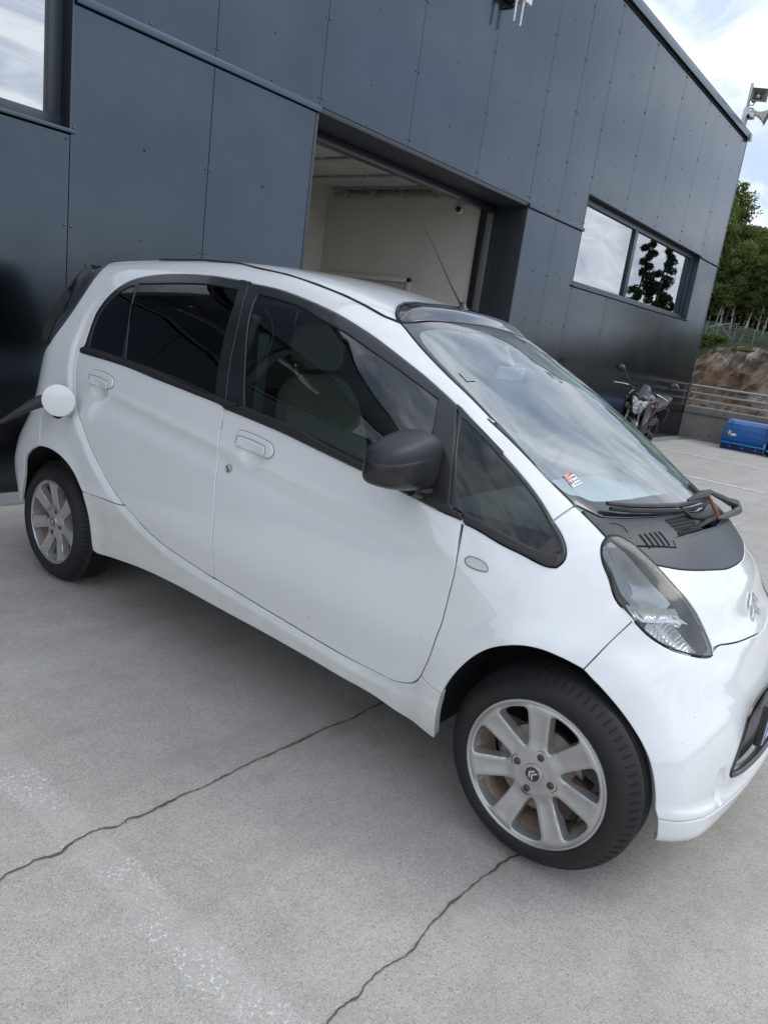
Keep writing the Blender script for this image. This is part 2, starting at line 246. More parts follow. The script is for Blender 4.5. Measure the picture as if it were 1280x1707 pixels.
C={
'green_top':[(-2.404,-0.663,1.115),(-2.38,-0.661,1.126),(-2.382,-0.651,1.155),(-2.385,-0.632,1.209),(-2.385,-0.611,1.268),(-2.366,-0.59,1.319),(-2.342,-0.567,1.363),(-2.299,-0.537,1.409),(-2.245,-0.514,1.438),(-2.132,-0.491,1.463),(-1.979,-0.478,1.479),(-1.795,-0.473,1.485),(-1.615,-0.477,1.479),(-1.554,-0.482,1.473),(-1.399,-0.485,1.463),(-1.232,-0.497,1.437),(-1.063,-0.513,1.401),(-0.896,-0.536,1.353),(-0.765,-0.547,1.303),(-0.646,-0.552,1.253),(-0.57,-0.558,1.218),(-0.506,-0.561,1.185),(-0.448,-0.567,1.152),(-0.382,-0.57,1.116),(-0.319,-0.575,1.077),(-0.261,-0.576,1.039),(-0.211,-0.577,1.003),(-0.167,-0.581,0.967),(-0.136,-0.586,0.938),(-0.105,-0.589,0.912),(-0.083,-0.598,0.888),(-0.07,-0.609,0.865),(-0.068,-0.622,0.846),(-0.078,-0.638,0.832)],
'green_bot':[(-0.078,-0.638,0.832),(-0.095,-0.65,0.83),(-0.118,-0.659,0.834),(-0.164,-0.671,0.847),(-0.227,-0.688,0.862),(-0.295,-0.699,0.883),(-0.34,-0.706,0.892),(-0.344,-0.705,0.897),(-0.414,-0.711,0.906),(-0.487,-0.713,0.919),(-0.564,-0.713,0.93),(-0.645,-0.712,0.944),(-0.708,-0.711,0.954),(-0.773,-0.71,0.962),(-0.932,-0.708,0.983),(-1.067,-0.706,1.001),(-1.22,-0.703,1.016),(-1.377,-0.701,1.029),(-1.382,-0.699,1.034),(-1.587,-0.694,1.054),(-1.78,-0.688,1.068),(-2.04,-0.679,1.089),(-2.388,-0.669,1.099)],
'belt_up':[(-2.398,-0.664,1.114),(-2.376,-0.662,1.123),(-2.067,-0.673,1.109),(-1.808,-0.68,1.094),(-1.455,-0.693,1.061),(-1.452,-0.692,1.064),(-1.377,-0.694,1.057),(-1.296,-0.696,1.052),(-1.212,-0.697,1.046),(-1.0,-0.701,1.026),(-0.875,-0.704,1.001),(-0.713,-0.707,0.976),(-0.536,-0.706,0.958),(-0.458,-0.707,0.936),(-0.391,-0.703,0.924),(-0.35,-0.7,0.914),(-0.349,-0.699,0.916),(-0.304,-0.692,0.908),(-0.238,-0.679,0.89),(-0.175,-0.661,0.873),(-0.13,-0.645,0.862),(-0.09,-0.626,0.86),(-0.082,-0.617,0.866)],
'win_rq':[(-2.338,-0.661,1.129),(-2.346,-0.651,1.159),(-2.355,-0.63,1.216),(-2.349,-0.612,1.266),(-2.323,-0.591,1.319),(-2.291,-0.569,1.362),(-2.248,-0.549,1.396),(-2.208,-0.541,1.408),(-2.138,-0.6,1.309),(-2.08,-0.67,1.118)],
'win_r':[(-2.185,-0.534,1.417),(-1.78,-0.515,1.447),(-1.634,-0.518,1.443),(-1.574,-0.518,1.441),(-1.536,-0.565,1.383),(-1.51,-0.614,1.289),(-1.483,-0.656,1.177),(-1.448,-0.691,1.068),(-1.643,-0.684,1.089),(-1.797,-0.678,1.101),(-2.045,-0.67,1.117)],
'win_f':[(-1.458,-0.522,1.433),(-1.365,-0.523,1.426),(-1.227,-0.53,1.407),(-1.096,-0.549,1.372),(-0.975,-0.56,1.342),(-0.854,-0.576,1.303),(-0.74,-0.581,1.263),(-0.649,-0.583,1.228),(-0.569,-0.582,1.197),(-0.532,-0.639,1.12),(-0.521,-0.67,1.065),(-0.506,-0.698,0.984),(-0.512,-0.705,0.96),(-0.718,-0.704,0.99),(-0.878,-0.702,1.012),(-1.062,-0.699,1.034),(-1.28,-0.695,1.055)],
'win_fq':[(-0.475,-0.578,1.157),(-0.431,-0.582,1.133),(-0.369,-0.585,1.098),(-0.309,-0.588,1.061),(-0.251,-0.588,1.023),(-0.202,-0.588,0.987),(-0.158,-0.593,0.948),(-0.129,-0.599,0.919),(-0.101,-0.604,0.893),(-0.087,-0.611,0.876),(-0.084,-0.619,0.864),(-0.092,-0.628,0.859),(-0.132,-0.644,0.865),(-0.177,-0.659,0.877),(-0.24,-0.677,0.895),(-0.306,-0.691,0.912),(-0.369,-0.698,0.929)],
'gap_b':[(-1.55,-0.482,1.473),(-1.516,-0.526,1.431),(-1.472,-0.579,1.359),(-1.445,-0.617,1.282),(-1.422,-0.653,1.186),(-1.393,-0.681,1.102),(-1.379,-0.695,1.055),(-1.379,-0.701,1.029),(-1.369,-0.716,0.946),(-1.382,-0.707,0.997),(-1.368,-0.721,0.925),(-1.356,-0.729,0.874),(-1.342,-0.742,0.796),(-1.335,-0.748,0.749),(-1.32,-0.757,0.649),(-1.315,-0.76,0.567),(-1.315,-0.755,0.509),(-1.313,-0.746,0.462),(-1.319,-0.737,0.415)],
'gap_f':[(-0.506,-0.561,1.185),(-0.468,-0.614,1.122),(-0.441,-0.648,1.069),(-0.42,-0.673,1.016),(-0.408,-0.688,0.975),(-0.391,-0.703,0.924),(-0.351,-0.7,0.914),(-0.344,-0.705,0.896),(-0.341,-0.712,0.871),(-0.337,-0.719,0.845),(-0.328,-0.73,0.793),(-0.325,-0.736,0.747),(-0.326,-0.738,0.721),(-0.329,-0.743,0.659),(-0.332,-0.747,0.604),(-0.341,-0.747,0.563),(-0.358,-0.741,0.487),(-0.383,-0.729,0.417)],
'gap_bot_f':[(-0.383,-0.729,0.417),(-0.393,-0.725,0.398),(-0.411,-0.72,0.378),(-0.44,-0.717,0.364),(-0.484,-0.716,0.353),(-0.553,-0.718,0.354),(-0.657,-0.72,0.356),(-0.775,-0.724,0.365),(-0.91,-0.728,0.378),(-1.104,-0.733,0.396),(-1.317,-0.736,0.417)],
'gap_rear':[(-1.319,-0.737,0.415),(-1.4,-0.738,0.425),(-1.49,-0.74,0.436),(-1.61,-0.743,0.454),(-1.704,-0.748,0.48),(-1.772,-0.751,0.504),(-1.833,-0.754,0.535),(-1.875,-0.755,0.552),(-1.955,-0.754,0.59),(-2.063,-0.749,0.658),(-2.16,-0.742,0.727),(-2.239,-0.733,0.797),(-2.32,-0.719,0.873),(-2.368,-0.702,0.948),(-2.395,-0.689,1.018),(-2.409,-0.667,1.103)],
'sill_top':[(-2.173,-0.767,0.535),(-2.045,-0.765,0.54),(-1.91,-0.763,0.546),(-1.88,-0.755,0.549)],
'sill_arch_r':[(-2.173,-0.767,0.535),(-2.146,-0.757,0.459),(-2.138,-0.741,0.359),(-2.145,-0.723,0.272)],
'sill_bot':[(-2.145,-0.723,0.272),(-2.118,-0.717,0.264),(-1.969,-0.717,0.282),(-1.763,-0.725,0.304),(-1.538,-0.728,0.311),(-1.354,-0.728,0.307),(-1.185,-0.728,0.303),(-1.042,-0.726,0.3),(-0.802,-0.721,0.288),(-0.682,-0.716,0.278),(-0.563,-0.708,0.269),(-0.466,-0.696,0.247),(-0.391,-0.693,0.238),(-0.348,-0.688,0.223),(-0.327,-0.686,0.219)],
'sill_front':[(-0.327,-0.686,0.219),(-0.319,-0.712,0.286),(-0.313,-0.723,0.344),(-0.306,-0.728,0.39)],
'sill_seamf':[(-0.306,-0.728,0.39),(-0.343,-0.731,0.4),(-0.382,-0.729,0.415)],
'arch_f':[(-0.305,-0.728,0.389),(-0.29,-0.735,0.428),(-0.256,-0.746,0.491),(-0.21,-0.753,0.555),(-0.167,-0.752,0.595),(-0.123,-0.748,0.619),(-0.084,-0.734,0.63),(-0.04,-0.715,0.631),(0.01,-0.694,0.621),(0.059,-0.665,0.601)],
'arch_fb':[(0.059,-0.665,0.601),(0.121,-0.661,0.565),(0.18,-0.646,0.516),(0.226,-0.64,0.472),(0.262,-0.638,0.425),(0.29,-0.635,0.356),(0.303,-0.633,0.302),(0.311,-0.62,0.227),(0.306,-0.566,0.173)],
'seam_fb':[(0.059,-0.665,0.601),(0.084,-0.625,0.657),(0.108,-0.575,0.708),(0.121,-0.548,0.735)],
'seam_fp':[(-0.136,-0.586,0.938),(-0.125,-0.551,0.959),(-0.116,-0.51,0.977)],
'pillar_ws':[(-0.85,-0.443,1.4),(-0.831,-0.449,1.391),(-0.785,-0.465,1.366),(-0.721,-0.482,1.33),(-0.654,-0.494,1.294),(-0.587,-0.504,1.259),(-0.518,-0.508,1.223),(-0.454,-0.512,1.187),(-0.391,-0.518,1.15),(-0.43,-0.525,1.168),(-0.35,-0.524,1.124),(-0.268,-0.523,1.076),(-0.213,-0.521,1.04),(-0.16,-0.514,1.006),(-0.115,-0.508,0.978)],
'fend_cowl':[(-0.115,-0.508,0.978),(-0.084,-0.503,0.958),(-0.053,-0.5,0.939),(-0.014,-0.503,0.915)],
'drip':[(0.403,-2.208,1.395),(-1.779,-0.345,1.549),(-1.636,-0.377,1.535),(-1.453,-0.391,1.52),(-1.276,-0.411,1.495),(-1.116,-0.424,1.465),(-1.011,-0.436,1.44),(-0.91,-0.449,1.412),(-0.85,-0.443,1.4)],
'hl_out':[(-0.013,-0.503,0.915),(-0.014,-0.516,0.907),(-0.012,-0.531,0.893),(-0.005,-0.54,0.88),(0.003,-0.546,0.863),(0.022,-0.55,0.837),(0.031,-0.549,0.827),(0.066,-0.561,0.774),(0.091,-0.558,0.756),(0.124,-0.549,0.729),(0.16,-0.532,0.7),(0.187,-0.514,0.684),(0.218,-0.491,0.67),(0.25,-0.455,0.66),(0.281,-0.4,0.648),(0.289,-0.372,0.647)],
'hl_in':[(-0.013,-0.503,0.915),(-0.012,-0.493,0.919),(-0.005,-0.478,0.922),(0.009,-0.465,0.919),(0.029,-0.454,0.91),(0.05,-0.44,0.9),(0.049,-0.442,0.9),(0.08,-0.429,0.878),(0.109,-0.416,0.856),(0.152,-0.4,0.82),(0.191,-0.387,0.788),(0.229,-0.369,0.745),(0.255,-0.353,0.705),(0.273,-0.349,0.678),(0.286,-0.357,0.658),(0.29,-0.364,0.647)],
'hood_bot':[(0.278,-0.35,0.671),(0.292,-0.313,0.666),(0.3,-0.284,0.663),(0.319,-0.204,0.657),(0.332,-0.106,0.651),(0.339,-0.026,0.645)],
'black_low':[(0.107,-0.417,0.857),(0.132,-0.379,0.852),(0.156,-0.334,0.845),(0.18,-0.274,0.84),(0.202,-0.2,0.835)],
'cowl_edge':[(-0.078,-0.492,0.96),(-0.053,-0.462,0.956),(-0.019,-0.403,0.955),(0.006,-0.351,0.956),(0.04,-0.262,0.957),(0.059,-0.186,0.959),(0.073,-0.099,0.96)],
'vent_panel':[(-0.013,-0.491,0.921),(0.048,-0.446,0.899),(0.116,-0.31,0.896),(0.098,-0.303,0.914),(0.058,-0.286,0.944),(0.041,-0.264,0.957)],
'cent_low':[(0.098,-0.303,0.914),(0.122,-0.229,0.914),(0.138,-0.122,0.918),(0.141,-0.002,0.923),(0.128,0.112,0.927)],
'seam_top':[(-0.847,-0.444,1.398),(-0.821,-0.403,1.405),(-0.805,-0.309,1.416),(-0.8,-0.191,1.425),(-0.805,-0.048,1.434),(-0.797,0.09,1.43)],
'dome':[(-0.851,-0.439,1.402),(-0.874,-0.431,1.412),(-0.902,-0.404,1.428),(-0.931,-0.359,1.447),(-0.961,-0.288,1.464),(-0.983,-0.2,1.477),(-0.991,-0.093,1.484),(-0.991,0.011,1.485),(-0.994,0.103,1.484)],
'ws_inner':[(-0.765,-0.399,1.383),(-0.769,-0.422,1.377),(-0.761,-0.436,1.369),(-0.731,-0.456,1.347),(-0.674,-0.471,1.314),(-0.576,-0.487,1.261),(-0.486,-0.496,1.211),(-0.4,-0.505,1.161),(-0.39,-0.504,1.156),(-0.324,-0.509,1.116),(-0.259,-0.513,1.074),(-0.216,-0.515,1.045),(-0.181,-0.508,1.024),(-0.142,-0.494,1.003),(-0.128,-0.469,1.004),(-0.107,-0.454,0.994),(-0.096,-0.439,0.992),(-0.082,-0.41,0.992),(-0.068,-0.373,0.994)],
'rep':[(-0.304,-0.726,0.8),(-0.297,-0.723,0.81),(-0.273,-0.718,0.812),(-0.247,-0.715,0.805),(-0.235,-0.716,0.794),(-0.234,-0.718,0.785),(-0.25,-0.722,0.782),(-0.277,-0.726,0.783),(-0.296,-0.727,0.788)],
'hand_f':[(-1.282,-0.717,0.942),(-1.273,-0.712,0.969),(-1.224,-0.711,0.972),(-1.146,-0.713,0.964),(-1.111,-0.714,0.958),(-1.091,-0.716,0.944),(-1.087,-0.721,0.923),(-1.1,-0.724,0.909),(-1.124,-0.722,0.906),(-1.194,-0.713,0.91),(-1.261,-0.721,0.923),(-1.279,-0.72,0.929)],
'hand_r':[(-2.271,-0.693,1.014),(-2.26,-0.689,1.037),(-2.205,-0.688,1.045),(-2.113,-0.692,1.037),(-2.081,-0.695,1.024),(-2.077,-0.7,0.995),(-2.102,-0.703,0.983),(-2.184,-0.693,0.985),(-2.248,-0.698,0.993)],
'lock':[(-1.29,-0.735,0.828)],
'charge':[(-2.617,-0.721,0.872),(-2.584,-0.715,0.917),(-2.507,-0.713,0.938),(-2.421,-0.717,0.933),(-2.368,-0.72,0.901),(-2.355,-0.732,0.867),(-2.399,-0.735,0.839),(-2.493,-0.733,0.839),(-2.584,-0.728,0.849)],
'charge_hole':[(-2.41,-0.73,0.867)],
'crease_r':[(-2.419,-0.614,1.255),(-2.425,-0.637,1.191),(-2.425,-0.663,1.113),(-2.405,-0.684,1.039),(-2.378,-0.699,0.962),(-2.322,-0.714,0.895),(-2.234,-0.732,0.8)],
'arch_r':[(-2.173,-0.767,0.535),(-2.177,-0.767,0.54),(-2.232,-0.768,0.594),(-2.302,-0.767,0.632),(-2.386,-0.765,0.655),(-2.471,-0.763,0.661),(-2.556,-0.762,0.653),(-2.629,-0.762,0.619),(-2.681,-0.761,0.573),(-2.693,-0.758,0.532),(-2.709,-0.749,0.483)],
'cpillar':[(-2.652,-0.668,1.109),(-2.591,-0.642,1.2),(-2.558,-0.614,1.269),(-2.545,-0.575,1.342),(-2.562,-0.517,1.415),(-2.607,-0.442,1.473),(-2.637,-0.406,1.489)],
'bump_r':[(-2.561,-0.733,0.825),(-2.587,-0.737,0.784),(-2.576,-0.747,0.719),(-2.548,-0.759,0.676)],
'shoulder':[(-1.358,-0.729,0.879),(-1.246,-0.731,0.871),(-1.127,-0.734,0.858),(-1.014,-0.735,0.849),(-0.926,-0.737,0.843)],
'shoulder_r':[(-2.025,-0.71,0.95),(-1.808,-0.716,0.928),(-1.529,-0.725,0.908),(-1.353,-0.73,0.89)],
'bump_seam_low':[(0.302,-0.634,0.302),(0.348,-0.597,0.296),(0.383,-0.54,0.292),(0.399,-0.495,0.292)],
'grille':[(0.407,-0.052,0.487),(0.399,-0.189,0.489),(0.399,-0.264,0.465),(0.405,-0.323,0.411),(0.405,-0.367,0.365),(0.407,-0.366,0.345),(0.418,-0.294,0.345),(0.431,-0.163,0.332),(0.437,0.002,0.322)],
'fog':[(0.398,-0.392,0.369),(0.39,-0.396,0.355),(0.389,-0.413,0.323),(0.397,-0.472,0.301),(0.404,-0.422,0.285),(0.408,-0.391,0.307),(0.403,-0.384,0.351)],
'sticker':[(-0.185,-0.468,1.042),(-0.183,-0.423,1.053),(-0.142,-0.423,1.027),(-0.147,-0.469,1.016)]}

def seg_dist(x,z,poly):
    """signed distance to an open polyline in (x,z): positive on the right-hand side"""
    P=np.asarray(poly,float);best=np.full(x.shape,1e9);sg=np.ones(x.shape)
    for (ax,az),(bx,bz) in zip(P[:-1],P[1:]):
        dx,dz=bx-ax,bz-az;L=dx*dx+dz*dz;t=np.clip(((x-ax)*dx+(z-az)*dz)/L,0,1)
        qx,qz=x-ax-t*dx,z-az-t*dz;d=qx*qx+qz*qz;m=d<best
        best=np.where(m,d,best);sg=np.where(m,np.sign(dx*(z-az)-dz*(x-ax)),sg)
    return np.sqrt(best)*sg
# crease that separates the doors from the rear wing / sill (runs from the roof down and forward)
CREASE=[(-2.30,1.47),(-2.40,1.35),(-2.425,1.24),(-2.43,1.12),(-2.41,1.02),(-2.37,.93),(-2.31,.86),(-2.22,.78),(-2.14,.71),(-2.05,.645),(-1.95,.585),(-1.88,.55),(-1.75,.495),(-1.6,.45),(-1.45,.428),(-1.2,.405),(-.9,.378),(-.6,.348),(-.45,.340),(-.36,.36),(-.2,.36)]
_gx=np.arange(-3.3,.8,.005);_gz=np.arange(-.05,1.85,.005);_SD=seg_dist(*np.meshgrid(_gx,_gz,indexing='ij'),CREASE)
def crease_d(x,z):
    u=np.clip((x+3.3)/.005,0,len(_gx)-2.001);v=np.clip((z+.05)/.005,0,len(_gz)-2.001);i=u.astype(int);j=v.astype(int);a=u-i;b=v-j
    return (_SD[i,j]*(1-a)+_SD[i+1,j]*a)*(1-b)+(_SD[i,j+1]*(1-a)+_SD[i+1,j+1]*a)*b
def disp(p):
    x,y,z=p[...,0],np.abs(p[...,1]),p[...,2]
    side=sstep(.50,.62,y)
    d=crease_d(x,z)          # negative side = below / behind
    up=1-sstep(1.15,1.42,z)
    fr=1-sstep(-.75,-.38,x)
    q=sstep(-.004,.031,-d)
    amp=.013*up*(.35+.65*fr)
    r=q*amp*side*(x<-.30)
    # wheel arch flares
    rf=np.hypot(x+.005,z-.285); r=r+.010*(1-sstep(.355,.43,rf))*side*sstep(.15,.3,z)*(z>.0)
    rr=np.hypot(x+2.52,(z-.29)); r=r+.012*(1-sstep(.36,.47,rr))*side
    # shoulder crease along the doors
    zc=np.interp(x,[-2.2,-2.03,-1.36,-.93,-.4],[.965,.95,.885,.84,.80])
    e=z-zc
    r=r+side*(.0035*np.exp(-(e-.012)**2/.018**2)-.0045*np.exp(-(e+.035)**2/.035**2))*sstep(-2.36,-2.2,x)*(1-sstep(-.62,-.42,x))
    # door handle scoops
    for hx,hz in ((-1.185,.895),(-2.175,.965)):
        r=r-.012*np.exp(-(((x-hx)/.055)**2+((z-hz)/.030)**2)**1.5)*side
    # front bumper lip
    lip=(1-sstep(.285,.315,z))*sstep(.15,.35,x)*(1-sstep(.5,.62,y)*.6); r=r+.014*lip-.030*(1-sstep(.175,.240,z))**2*sstep(.15,.3,x)
    fz=((y-.415)/.030)**2+((z-.327)/.050)**2+1.2*((y-.415)/.03)*((z-.327)/.05)*.5
    r=r-.011*(1-sstep(.55,1.05,fz))*sstep(.3,.36,x)
    # recess round the number plate / grille handled by the grille itself ; headlight tip dimple
    r=r-.010*np.exp(-(((x-.33)/.05)**2+((y-.33)/.05)**2+((z-.635)/.022)**2))
    return r
_TB={}
def tb(key,x,xs,ys):
    """tabulated spline with linear lookup"""
    if key not in _TB:
        lo,hi=xs[0]-.6,xs[-1]+.6;g=np.linspace(lo,hi,6000);_TB[key]=(lo,5999/(hi-lo),spl(g,xs,ys))
    lo,k,T=_TB[key];u=np.clip((x-lo)*k,0,5998.999);i=u.astype(np.int32);t=u-i
    return T[i]*(1-t)+T[i+1]*t
def F0(p,D=BD):
    x,y,z=p[...,0],np.abs(p[...,1]),p[...,2]
    a=tb('a',x,D['ax'],D['av']);cc=tb('c',x,D['cx'],D['cv'])
    xs=x+a*y*y
    T=tb('T',xs,D['T0x'],D['T0z'])-cc*y*y
    s=(tb('T',xs+.01,0,0)-tb('T',xs-.01,0,0))/.02
    top=(z-T)/np.sqrt(1+s*s)
    Wd=tb('w',z,D['wz'],D['wv'])*tb('t',x,D['tx'],D['tv'])
    side=(y-Wd)*.97
    fr=(x-(tb('f',z,D['fz'],D['fv'])-tb('g',z,D['fz'],D['fk'])*y*y))*.95
    re=((tb('r',z,D['rz'],D['rv'])+.25*y*y)-x)*.95
    r=smax(top,fr,.06); r=smax(r,re,.08)
    kz=tb('k',z,[.2,.4,.6,.8,1.0,1.5],[.14,.17,.24,.27,.22,.22])
    return smax(r,side,kz)
def F(p): return F0(p)-disp(p)
def grad(p,e=2e-3):
    g=np.stack([F(p+np.eye(3)[i]*e)-F(p-np.eye(3)[i]*e) for i in range(3)],-1)
    return g/np.linalg.norm(g,axis=-1,keepdims=True)
class Chart:
    def __init__(s,c,axis,up=(0,0,1)):
        s.c=np.array(c,float);s.a=np.array(axis,float);s.a/=np.linalg.norm(s.a)
        s.e1=np.cross(up,s.a);s.e1/=np.linalg.norm(s.e1);s.e2=np.cross(s.a,s.e1)
    def to2(s,P):
        v=np.asarray(P,float)-s.c;w=v@s.a;return np.stack([(v@s.e1)/w,(v@s.e2)/w],-1),w
    def cast(s,q,t0,t1,f=None):
        f=f or F
        d=s.a+q[:,:1]*s.e1+q[:,1:]*s.e2
        L=np.linalg.norm(d,axis=1);t=np.full(len(q),t1);
        for _ in range(9): t=np.maximum(t-np.maximum(f(s.c+d*t[:,None]),-.02)/L,t0)
        # polish with secant steps
        ta=t+.004/L;fa=f(s.c+d*ta[:,None])
        for _ in range(5):
            fb=f(s.c+d*t[:,None]);den=fa-fb;den=np.where(np.abs(den)<1e-9,1e-9,den);tn=t-fb*(ta-t)/den
            tn=np.clip(tn,t-.03,t+.03);ta,fa=t,fb;t=np.clip(tn,t0,t1)
        return s.c+d*t[:,None]
def crom(P,step):
    """smooth resample of a polyline (2D) with Catmull-Rom"""
    P=np.asarray(P,float)
    if len(P)<3:
        n=max(1,int(np.linalg.norm(P[1]-P[0])/step));t=np.linspace(0,1,n+1)[:,None];return P[0]*(1-t)+P[1]*t
    Q=np.vstack([2*P[0]-P[1],P,2*P[-1]-P[-2]]);out=[]
    for i in range(1,len(Q)-2):
        p0,p1,p2,p3=Q[i-1:i+3];n=max(1,int(np.ceil(np.linalg.norm(p2-p1)/step)))
        al=.5;d1=max(np.linalg.norm(p1-p0),1e-9)**al;d2=max(np.linalg.norm(p2-p1),1e-9)**al;d3=max(np.linalg.norm(p3-p2),1e-9)**al
        m1=(p2-p1)+d2*((p1-p0)/d1-(p2-p0)/(d1+d2)) if d1>1e-4 else p2-p1
        m2=(p2-p1)+d2*((p3-p2)/d3-(p3-p1)/(d2+d3)) if d3>1e-4 else p2-p1
        m1=(p2-p1) + d2*((p1-p0)/d1**2*d1-(p2-p0)/(d1+d2)) if False else m1
        for k in range(n):
            t=k/n;out.append(p1*(2*t**3-3*t*t+1)+m1*(t**3-2*t*t+t)+p2*(-2*t**3+3*t*t)+m2*(t**3-t*t))
    out.append(P[-1]);return np.array(out)
def smooth_line(P,it=2):
    P=np.array(P,float)
    for _ in range(it):
        Q=P.copy();Q[1:-1]=P[1:-1]*.5+(P[:-2]+P[2:])*.25;P=Q
    return P
def inset(Q,d):
    """inset a closed CCW polygon"""
    n=len(Q);a=np.roll(Q,1,0);b=np.roll(Q,-1,0)
    e1=Q-a;e2=b-Q;e1/=np.maximum(np.linalg.norm(e1,axis=1,keepdims=True),1e-12);e2/=np.maximum(np.linalg.norm(e2,axis=1,keepdims=True),1e-12)
    n1=np.stack([-e1[:,1],e1[:,0]],1);n2=np.stack([-e2[:,1],e2[:,0]],1);m=n1+n2;L=np.linalg.norm(m,axis=1,keepdims=True);m/=np.maximum(L,1e-9)
    c=np.clip((m*n1).sum(1,keepdims=True),.5,1);return Q+m*d/c
def inside(P,poly):
    x,y=P[:,0],P[:,1];r=np.zeros(len(P),bool);n=len(poly);px,py=poly[:,0],poly[:,1]
    for i in range(n):
        j=i-1;
        if py[i]==py[j]: continue
        c=((py[i]>y)!=(py[j]>y))&(x<(px[j]-px[i])*(y-py[i])/(py[j]-py[i])+px[i]);r^=c
    return r
def pdist(P,poly):
    best=np.full(len(P),1e9)
    for i in range(len(poly)):
        a=poly[i-1];b=poly[i];d=b-a;L=(d*d).sum()
        if L<1e-14: continue
        t=np.clip(((P-a)@d)/L,0,1);q=P-a-t[:,None]*d;best=np.minimum(best,(q*q).sum(1))
    return np.sqrt(best)
def clean(Q,tol):
    keep=[Q[0]]
    for q in Q[1:]:
        if np.linalg.norm(q-keep[-1])>tol: keep.append(q)
    if np.linalg.norm(keep[0]-keep[-1])<tol: keep.pop()
    return np.array(keep)
PANELS=[]
def panel(name,segs,chart,material,parent,gap=.0022,rad=.003,thick=.014,off=0.0,grid=.03,step=.012,holes=(),surf=None,offf=None,hole_rim=True,mirror=True,label=None,it=2):
    """segs: list of 3D polylines joined into the closed outline (each smoothed on its own, corners where they meet)"""
    allp=np.vstack([np.asarray(s,float) for s in segs]);_,w=chart.to2(allp);wm_=float(w.mean());t0,t1=w.min()-.12,w.max()+.12
    def loop(sg,sign):
        L=[]
        for s in sg:
            q,_=chart.to2(np.asarray(s,float)); q=smooth_line(crom(q,step/wm_),it)
            if L: q=q if np.linalg.norm(q[0]-L[-1][-1])>1e-5 else q[1:]
            L.append(q)
        Q=clean(np.vstack(L),step/wm_*.35)
        A=.5*np.sum(Q[:,0]*np.roll(Q[:,1],-1)-np.roll(Q[:,0],-1)*Q[:,1])
        if (A>0)!=(sign>0): Q=Q[::-1]
        return Q
    base=[loop(segs,1)]+[loop(hh,-1) for hh in holes]
    outs=[inset(q,gap/wm_) for q in base]; inn=[inset(q,(gap+rad)/wm_) for q in base]
    g=grid/wm_;lo=inn[0].min(0);hi=inn[0].max(0)
    xs=np.arange(lo[0],hi[0],g);ys=np.arange(lo[1],hi[1],g*.866)
    G=np.array([(x+(.5*g if j%2 else 0),y) for j,y in enumerate(ys) for x in xs])
    if len(G):
        m=inside(G,inn[0])&(pdist(G,inn[0])>g*.45)
        for hq in inn[1:]:
            m&=~inside(G,hq)&(pdist(G,hq)>g*.45)
        G=G[m]
    V=[];E=[]
    for q in inn:
        b=len(V);n=len(q);V+=[tuple(p) for p in q];E+=[(b+i,b+(i+1)%n) for i in range(n)]
    nb=len(V);V+=[tuple(p) for p in G]
    vo,_,fo,ovi,_,_=delaunay_2d_cdt([Vector(v) for v in V],E,[],0,1e-7)
    vo=np.array([(v.x,v.y) for v in vo]);cen=np.array([vo[list(f)].mean(0) for f in fo]);ok=inside(cen,inn[0])
    for hq in inn[1:]: ok&=~inside(cen,hq)
    # map input boundary verts -> output verts
    omap={}
    for k,l in enumerate(ovi):
        for i in l: omap[i]=k
    P=chart.cast(vo,t0,t1,surf);N=grad(P)
    offv=off if offf is None else off+offf(P,vo)
    P=P+N*(np.asarray(offv)[:,None] if np.ndim(offv) else offv)
    if offf is not None:
        # recompute normals from the displaced sheet later by blender
        pass
    verts=P.tolist();norms=N.tolist();faces=[]
    for f,k in zip(fo,ok):
        if k:
            a,b,c=f[:3];faces.append((a,b,c))
            for i in range(3,len(f)): faces.append((a,f[i-1],f[i]))
    bi=0
    for li,(q,qo) in enumerate(zip(inn,outs)):
        n=len(q);ids=[omap.get(bi+i) for i in range(n)];bi+=n
        if li>0 and not hole_rim: continue
        Po=chart.cast(qo,t0,t1,surf);No=grad(Po)
        oo=off if offf is None else off+offf(Po,qo)
        Po=Po+No*(np.asarray(oo)[:,None] if np.ndim(oo) else oo)
        Pi=np.array([verts[i] for i in ids]);out=Po-Pi;out/=np.maximum(np.linalg.norm(out,axis=1,keepdims=True),1e-9)
        r1=Po-No*rad*.35;r2=Po-No*rad*1.4;r3=Po-No*thick
        for rr,nnm in ((r1,No*.75+out*.66),(r2,out),(r3,out)):
            nnm=nnm/np.linalg.norm(nnm,axis=1,keepdims=True);b=len(verts)
            verts+=rr.tolist();norms+=nnm.tolist();cur=list(range(b,b+n))
            for i in range(n):
                j=(i+1)%n;faces.append((ids[i],cur[i],cur[j],ids[j]))
            ids=cur
    used=sorted({i for f in faces for i in f});mp={k:i for i,k in enumerate(used)}
    faces=[tuple(mp[i] for i in f) for f in faces];verts=[verts[i] for i in used];norms=[norms[i] for i in used]
    # orient faces with their normals
    VN=np.array(verts);NN=np.array(norms);ff=[]
    for f in faces:
        a,b,c=VN[f[0]],VN[f[1]],VN[f[2]];nrm=np.cross(b-a,c-a);ref=NN[list(f)].sum(0)
        ff.append(f if nrm@ref>=0 else f[::-1])
    def mk(vs,ns,fs,nm):
        me=bpy.data.meshes.new(nm);me.from_pydata(vs,[],fs);me.materials.append(material)
        me.polygons.foreach_set('use_smooth',[True]*len(fs));me.update()
        if offf is None: me.normals_split_custom_set_from_vertices(ns)
        o=link(bpy.data.objects.new(nm,me),parent)
        if label:o['label']=label
        return o
    o=mk(verts,norms,ff,name)
